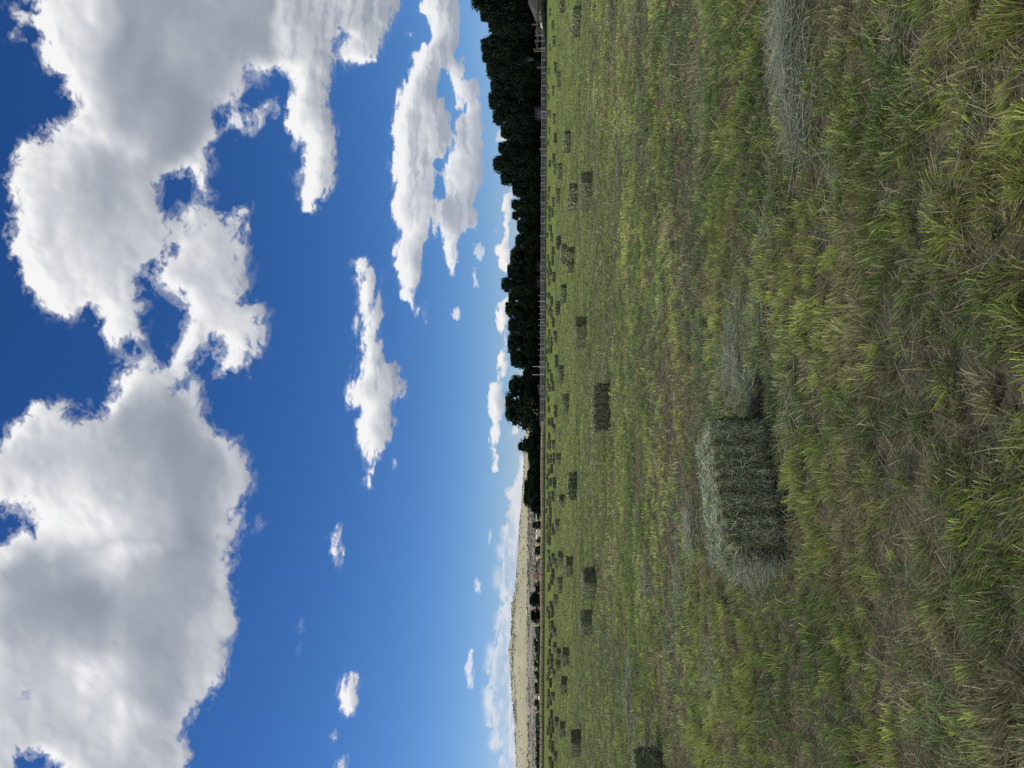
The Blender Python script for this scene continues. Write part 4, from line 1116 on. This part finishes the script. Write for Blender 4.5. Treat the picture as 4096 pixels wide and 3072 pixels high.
# ------------------------------------------------------------------ pipe fence
YF = 196.0
def fx(py, Y=YF): return float(at_depth(2170, py, Y)[0])
fence = empty('pipe_fence', (0, YF, 0))
tag(fence, 'long fence of pale metal pipe panels in front of the dark trees', 'fence')
r3 = random.Random(2)
post_py = []
py = 96.0
while py < 1703:
    post_py.append(py); py += r3.choice((48, 50, 52, 30, 26)) if py < 1100 else r3.choice((50, 52, 48, 34))
post_py.append(1703)
FH = 1.40
for i in range(len(post_py) - 1):
    xa, xb = fx(post_py[i + 1]), fx(post_py[i])
    mb = MB(); hh_ = FH + r3.gauss(0, .03); nr = 6 if post_py[i] > 990 else 5
    for k in range(nr):
        z = .22 + (hh_ - .25) * k / (nr - 1)
        mb.box(((xa + xb) / 2, 0, z), ((xb - xa) / 2 - .03,   .028, .030 if k < nr - 1 else .045))
    mb.box((xa + .09, 0, hh_ / 2 + .08), (.032, .03, hh_ / 2 - .08)); mb.box((xb - .09, 0, hh_ / 2 + .08), (.032, .03, hh_ / 2 - .08))
    mb.box(((xa + xb) / 2 + r3.gauss(0, .15), .0, hh_ / 2 + .1), (.025, .026, hh_ / 2 - .12))
    mb.build('fence_panel', M_pipe, fence)
for i, py in enumerate(post_py):
    mb = MB(); x = fx(py); hp = FH + .08 + (r3.random() < .18) * r3.uniform(.1, .5)
    mb.tube([(x, .06, -.1), (x + r3.gauss(0, .02), .06, hp)], .05, 6)
    mb.build('post', M_pipe, fence)

# thin stakes standing just behind the pipe fence
for i, py in enumerate([1183, 1206, 1228, 1255, 1278, 1302, 1327, 1352, 1376, 1400, 1422, 1448, 1470, 1558, 1568, 1576]):
    mb = MB(); top = 2153 + (i % 4); p = at_depth(top, py, 203)
    mb.tube([(0, 0, -.1), (random.gauss(0, .03), 0, p[2])], .045, 5)
    o = mb.build('fence_stake', M_pipe); o.location = (p[0], 203, 0)
    tag(o, ORD[i].replace('nearest', 'first') + ' thin stake from the right rising above the pipe fence', 'stake', 'thin stakes behind the pipe fence')
for py, lab in ((1466, 'right one of the two tall thin grey poles behind the fence'), (1499, 'left one of the two tall thin grey poles behind the fence')):
    mb = MB(); p = at_depth(2130, py, 208)
    mb.tube([(0, 0, -.1), (.02, 0, p[2])], .075, 8)
    o = mb.build('tall_pole', M_pipe); o.location = (p[0], 208, 0); tag(o, lab, 'pole', 'two tall thin poles')
# small open square frame
pa, pb = at_depth(2153, 1541, 201), at_depth(2162, 1553, 201)
mb = MB(); xc = (pa[0] + pb[0]) / 2; hw_ = (pa[0] - pb[0]) / 2; zt = pa[2]; zb = zt - .62
for s in (-1, 1): mb.box((s * hw_, 0, (zt + 0) / 2 - .05), (.03, .03, (zt) / 2 + .05))
mb.box((0, 0, zt + .03), (hw_ + .03, .03, .03)); mb.box((0, .0, zb), (hw_ - .031, .028, .028))
o = mb.build('square_frame', M_pipe); o.location = (xc, 201, 0)
tag(o, 'small open square metal frame standing above the pipe fence', 'frame')

# corral timber near the shed
YW = 212.0
wf = empty('wooden_rail_fence', (0, YW, 0)); tag(wf, 'weathered wooden rail fence with uneven posts beside the shed', 'fence')
for py, top, hwd in ((60, 2141, .2), (86, 2146, .16), (98, 2128, .15), (112, 2146, .14), (163, 2139, .22), (197, 2134, .13), (205, 2136, .1), (270, 2147, .14)):
    p = at_depth(top, py, YW); mb = MB(); mb.box((p[0], 0, p[2] / 2 - .1), (hwd, .12, p[2] / 2 + .1)); mb.build('post', M_wood, wf)
for (pa_, ta), (pb_, tb) in (((60, 2146), (150, 2148)), ((60, 2152), (163, 2153)), ((120, 2149), (205, 2152))):
    A_, B_ = at_depth(ta, pa_, YW - .2), at_depth(tb, pb_, YW - .2); mb = MB()
    mb.tube([(A_[0], -.2, A_[2]), (B_[0], -.2, B_[2])], .10, 6); mb.build('rail', M_wood, wf)
A_, B_ = at_depth(2142, 164, YW - .6), at_depth(2147, 190, YW - .6); mb = MB()
mb.tube([(A_[0], -.6, A_[2]), (B_[0], -.6, B_[2])], .08, 6); mb.build('leaning_pole', M_wood, wf)
# grey blocks standing on the rail line
for i, (py, tp, hw2, lab) in enumerate(((124, 2141, .42, 'squarish grey wood block standing right on the rail fence'), (138, 2141, .38, 'sloping grey wood block standing left on the rail fence'))):
    p = at_depth(tp, py, YW + .6); mb = MB()
    mb.quadbox([(-hw2, -.3, 0), (hw2, -.3, 0), (hw2, .3, 0), (-hw2, .3, 0), (-hw2 * .8, -.3, p[2]), (hw2, -.3, p[2] - .25 * i), (hw2, .3, p[2] - .25 * i), (-hw2 * .8, .3, p[2])])
    o = mb.build('wood_block', M_wood); o.location = (p[0], YW + .6, 0); tag(o, lab, 'wood block')
# white tank like heap
p = at_depth(2154, 100, 205); mb = MB()
mb.tube([(-1.1, 0, .0), (-1.05, 0, .9), (-.3, 0, 1.55), (.5, 0, 1.5), (1.0, 0, 1.2), (1.1, 0, .3)], [.25, .34, .36, .34, .3, .25], 8)
o = mb.build('white_heap', M_white); o.location = (p[0], 205, -.1); tag(o, 'low white heap behind the weeds beside the wooden rail fence', 'heap')

# shed with a hipped roof
YS = 216.0
xr0 = float(at_depth(2113, 12, YS + 4)[0]); xe = float(at_depth(2148, 48, YS)[0])
zt = float(at_depth(2113, 5, YS + 4)[2]); ze = float(at_depth(2149, 40, YS)[2]); xfar = xe + 20
shed = empty('shed', ((xe + xfar) / 2, YS + 4, 0)); tag(shed, 'low shed with a brown grey hipped roof at the right end', 'shed')
cx = (xe + xfar) / 2; hx_ = (xfar - xe) / 2; rd = cx - xr0
mb = MB()
a1, a2, a3, a4 = (-hx_, -4, ze), (hx_, -4, ze), (hx_, 4, ze), (-hx_, 4, ze); b1, b2 = (-(cx - xr0), 0, zt), (cx - xr0, 0, zt)
mb.poly([a1, a2, b2, b1]); mb.poly([a3, a4, b1, b2]); mb.poly([a4, a1, b1]); mb.poly([a2, a3, b2])
for k in range(1, 5):   # courses of roofing
    t_ = k / 5
    mb.box((0, -4 + 4 * t_ - .05, ze + (zt - ze) * t_ + .03), (hx_ - (hx_ - (cx - xr0)) * t_ - .1, .04, .03))
rf = mb.build('roof', M_roofbrown, shed)
mb = MB(); mb.box((0, 0, ze / 2 - .3), (hx_ - .5, 3.5, ze / 2 + .28)); mb.build('wall', M_wood, shed)
mb = MB(); mb.box((2.0, -3.53, 1.0), (.6, .03, 1.0)); mb.build('door', M_post, shed)

# ------------------------------------------------------------------ wire fence on the left
wfence = empty('wire_fence', (0, YF, 0)); tag(wfence, 'wire fence on crooked dark posts running left of the pipe fence', 'fence')
WP = [1703,1744,1796,1836,1870,1905,1940,1965,1993,2020,2047,2056,2072,2093,2107,2128,2150,2176,2195,2210,2236,2255,2270,2285,2299,2325,2345,2363,2378,2393,2411,2425,2447,2467,2487,2508,2528,2550,2570,2591,2605,2649,2680,2691,2705,2725,2740,2757,2775,2795,2818,2868,2890,2910,2934,2958,2978,3025,3050,3095,3130,3165,3200]
for i, py in enumerate(WP):
    x = float(at_depth(2175, py, YF)[0]); lean_ = {2176: -.9, 2508: -1.0, 2425: .5, 2868: .9, 2047: .2}.get(py, random.gauss(0, .07))
    thick_ = .085 if py in (2176, 2236, 2299, 2508, 2868, 2978, 1744, 1796, 2591) else random.choice((.035, .04, .05))
    mb = MB(); hgt = 1.30 + random.gauss(0, .05)
    mb.tube([(x - lean_ * .5, 0, -.1), (x + lean_ * .1 + random.gauss(0, .03), 0, hgt * .5), (x + lean_ * .5, 0, hgt)], thick_, 5)
    mb.build('post', M_post, wfence)
mb = MB(); x0_, x1_ = float(at_depth(2170, 3200, YF)[0]), fx(1703)
for z in (.35, .7, 1.05, 1.22): mb.tube([(x0_, -.06, z), (x1_, -.06, z)], .006, 4)
mb.build('wire', M_post, wfence)

# tall dry grass bank behind the wire fence, and green weeds along the field edge
def strip(name, py0, py1, Y0, Y1, hfun, N, c_lo, c_hi, wd, label, cat, lean=.25):
    py = rng.uniform(py0, py1, N); Y = rng.uniform(Y0, Y1, N)
    x = at_depth(np.full(N, 2175.), py, Y)[:, 0]
    h = hfun(py) * rng.uniform(.82, 1.03, N)
    t_ = fbm(x / 5, Y / 3, 3, 701)[:, None]
    cc = (c_lo + (c_hi - c_lo) * t_) * rng.uniform(.8, 1.2, N)[:, None]
    acc = Acc(); acc.add(blades(np.stack([x, Y, np.full(N, -.05)], -1), rng.uniform(0, 6.28, N), np.abs(rng.normal(0, lean, N)), h, wd * rng.uniform(.6, 1.4, N), cc * .5, cc * 1.1, 2, side=rng.normal(0, .6, N)))
    tag(link(name, acc.mesh(name), M_grass), label, cat, kind='stuff')
strip('tall_dry_grass', 1690, 3400, YF + 1.5, YF + 9, lambda p: 1.34 + .10 * np.sin(p / 70) + 0 * p, 90000, np.array([.52, .45, .32]), np.array([.62, .54, .39]), .09,
      'bank of tall brown dry grass behind the wire fence', 'dry grass', .12)
strip('edge_weeds', -300, 3400, YF - 9, YF - .6, lambda p: .22 + .22 * np.clip(fbm(p / 30, p * 0, 3, 711), 0, 1), 60000, np.array([.045, .070, .025]), np.array([.085, .11, .04]), .08,
      'dark green grass growing along the foot of the fences', 'grass')
strip('brown_litter', 640, 1020, YF + .8, YF + 6, lambda p: .55 + .35 * fbm(p / 60, p * 0, 3, 721), 9000, np.array([.09, .07, .05]), np.array([.17, .14, .10]), .09,
      'brown dry weeds standing behind the pipe fence', 'dry weeds')
strip('tall_green_weeds', -300, 215, YF - 6, YF + 6, lambda p: np.interp(p, [-300, 40, 90, 150, 215], [2.0, 2.0, 1.6, .9, .35]), 34000, np.array([.035, .060, .038]), np.array([.075, .105, .07]), .10,
      'thick patch of tall green weeds in front of the shed', 'weeds', .35)

# ------------------------------------------------------------------ red roofed house
YH = 600.0
def hp(px, py): 
    q = at_depth(px, py, YH); return q[0], q[2]
zg = -1.2
xr, _ = hp(2160, 2240); xl, _ = hp(2160, 2291); xa_, za = hp(2143, 2272); _, zr = hp(2163, 2240); _, zl = hp(2149, 2290); xw, _ = hp(2150, 2322)
house = empty('house', (xa_, YH, zg)); tag(house, 'pinkish grey gabled house with a dark red roofed wing', 'house')
def rel(x, y, z): return (x - xa_, y, z - zg)
mb = MB()
g = [rel(xl + .3, 0, zg), rel(xr - .3, 0, zg), rel(xr - .3, 0, zr), rel(xa_, 0, za - .35), rel(xl + .3, 0, zl - .2)]
b_ = [(p[0], 12, p[2]) for p in g]
mb.poly(g); mb.poly(b_[::-1])
for i in range(5):
    j = (i + 1) % 5
    if i not in (2, 3): mb.poly([g[i], b_[i], b_[j], g[j]][::-1])
# wing to the left
zwe = zl - .25
mb.box(((xw + xl) / 2 - xa_, 5.5, (zwe) / 2 - zg / 2 - .05), ((xl - xw) / 2 - .1, 4.5, (zwe - zg) / 2 - .05))
mb.build('wall', M_stucco, house)
mb = MB()
def slab(p, q, y0, y1, t=.25):
    mb.quadbox([(p[0], y0, p[2]), (q[0], y0, q[2]), (q[0], y1, q[2]), (p[0], y1, p[2]), (p[0], y0, p[2] + t), (q[0], y0, q[2] + t), (q[0], y1, q[2] + t), (p[0], y1, p[2] + t)])
A0 = rel(xa_, 0, za - .2)
slab(rel(xa_, 0, za - .25), rel(xr + .5, 0, zr - .45), -.5, 12.5); slab(rel(xl - .3, 0, zl - .35), rel(xa_ - .01, 0, za - .25), -.5, 12.5)
rf = mb.build('roof', M_trim, house)
mb = MB(); x0r, x1r = xw - .4 - xa_, xl + .2 - xa_
ztop = hp(2140, 2305)[1] - zg; zlow = zl - zg - .3
mb.poly([(x0r, .6, zlow), (x1r, .6, zlow), (x1r, 5.5, ztop), (x0r, 5.5, ztop)]); mb.poly([(x0r, 5.5, ztop + .001), (x1r, 5.5, ztop + .001), (x1r, 10.4, zlow), (x0r, 10.4, zlow)])
rw = mb.build('wing_roof', M_roofred, house)
mb = MB(); xc_, zc_ = hp(2133, 2314); mb.box((xc_ - xa_, 5.6, (zc_ - zg + ztop) / 2 - .3), (.35, .35, (zc_ - zg - ztop) / 2 + .5)); mb.build('chimney', M_stucco, rw)
for pyw, px0, px1, wv in ((2269.5, 2150.5, 2156.5, 2.6), (2269, 2161.5, 2166, 2.2)):
    x, z1 = hp(px0, pyw); _, z2 = hp(px1, pyw)
    mb = MB(); mb.box((x - xa_, -.03, (z1 + z2) / 2 - zg), (wv * .2, .03, (z1 - z2) / 2)); wn = mb.build('window', M_glass, house)
    mb = MB(); mb.box((x - xa_, -.08, (z1 + z2) / 2 - zg), (.05, .02, (z1 - z2) / 2)); mb.build('frame', M_white, wn)
for pyw in (2296, 2311):
    x, z1 = hp(2152, pyw); _, z2 = hp(2157, pyw); mb = MB(); mb.box((x - xa_, .97, (z1 + z2) / 2 - zg), (.45, .03, (z1 - z2) / 2)); mb.build('window', M_glass, house)
mb = MB(); x, z1 = hp(2160, 2306); mb.box((x - xa_, -1.6, z1 - zg), ((xl - xw) / 2, .1, .12))
for k in range(9): mb.box(((xw + (xl - xw) * (k + .5) / 9) - xa_, -1.6, (z1 - zg) / 2 + .1), (.09, .08, (z1 - zg) / 2 - .2))
mb.build('porch_rail', M_white, house)

# pale far houses and vehicles-sized specks in the valley
def cottage(py, pb, pt, hwpx, Y, label, roofm=M_white, wallm=M_white):
    A_ = at_depth(pb, py, Y); ht = (pb - pt) * Y / F_PX; hw_ = hwpx * Y / F_PX
    t = empty('cottage', (A_[0], Y, A_[2])); tag(t, label, 'house')
    mb = MB(); mb.box((0, 0, ht * .3), (hw_, 3, ht * .3)); mb.build('wall', wallm, t)
    mb = MB(); mb.poly([(-hw_ * 1.1, -3.4, ht * .6), (hw_ * 1.1, -3.4, ht * .6), (hw_ * .9, 0, ht), (-hw_ * .9, 0, ht)]); mb.poly([(hw_ * 1.1, 3.4, ht * .6), (-hw_ * 1.1, 3.4, ht * .6), (-hw_ * .9, 0, ht), (hw_ * .9, 0, ht)])
    mb.poly([(-hw_ * 1.1, 3.4, ht * .6), (-hw_ * 1.1, -3.4, ht * .6), (-hw_ * .9, 0, ht)]); mb.poly([(hw_ * 1.1, -3.4, ht * .6), (hw_ * 1.1, 3.4, ht * .6), (hw_ * .9, 0, ht)])
    mb.build('roof', roofm, t)
    mb = MB(); mb.box((hw_ * .3, -3.03, ht * .3), (hw_ * .15, .03, ht * .14)); mb.build('window', M_glass, t)
cottage(2033, 2160, 2146, 9, 620, 'small pale house with a pink roof at the left foot of the tree clump', M_pinkroof)
cottage(2065, 2153, 2142, 5, 640, 'tiny white house behind the grey green shrub', M_white)
cottage(2120, 2154, 2144, 7, 700, 'white house just above the little yellow field, nearer the round dark tree', M_white)
cottage(2146, 2154, 2144, 9, 700, 'white stepped house at the left end of the little yellow field', M_white)
cottage(2231, 2152, 2145, 5, 700, 'tiny white house between the dark bush and the red roofed house', M_white)
cottage(2335, 2158, 2148, 7, 640, 'pale cottage half hidden by the ragged bush left of the house', M_stucco)
cottage(2451, 2111, 2105, 12, 1750, 'long white building alone on the hillside above the dark trees', M_white)
cottage(2423, 2111, 2107, 3, 1750, 'tiny white shed right of the long white hillside building', M_white)
cottage(2502, 2110, 2107, 2.5, 1750, 'tiny white shed left of the long white hillside building', M_white)
cottage(2790, 2166, 2153, 7, 700, 'small pale orange fronted house among the thicket trees', M_white, M_pinkroof)
cottage(2808, 2152, 2143, 5, 830, 'small white roof peeking out behind the thicket trees', M_white)

# ------------------------------------------------------------------ render settings
SC.render.engine = 'CYCLES'
SC.cycles.max_bounces = 5; SC.cycles.diffuse_bounces = 3; SC.cycles.glossy_bounces = 2
SC.cycles.transparent_max_bounces = 8
SC.cycles.use_denoising = False
SC.cycles.pixel_filter_type = 'BLACKMAN_HARRIS'
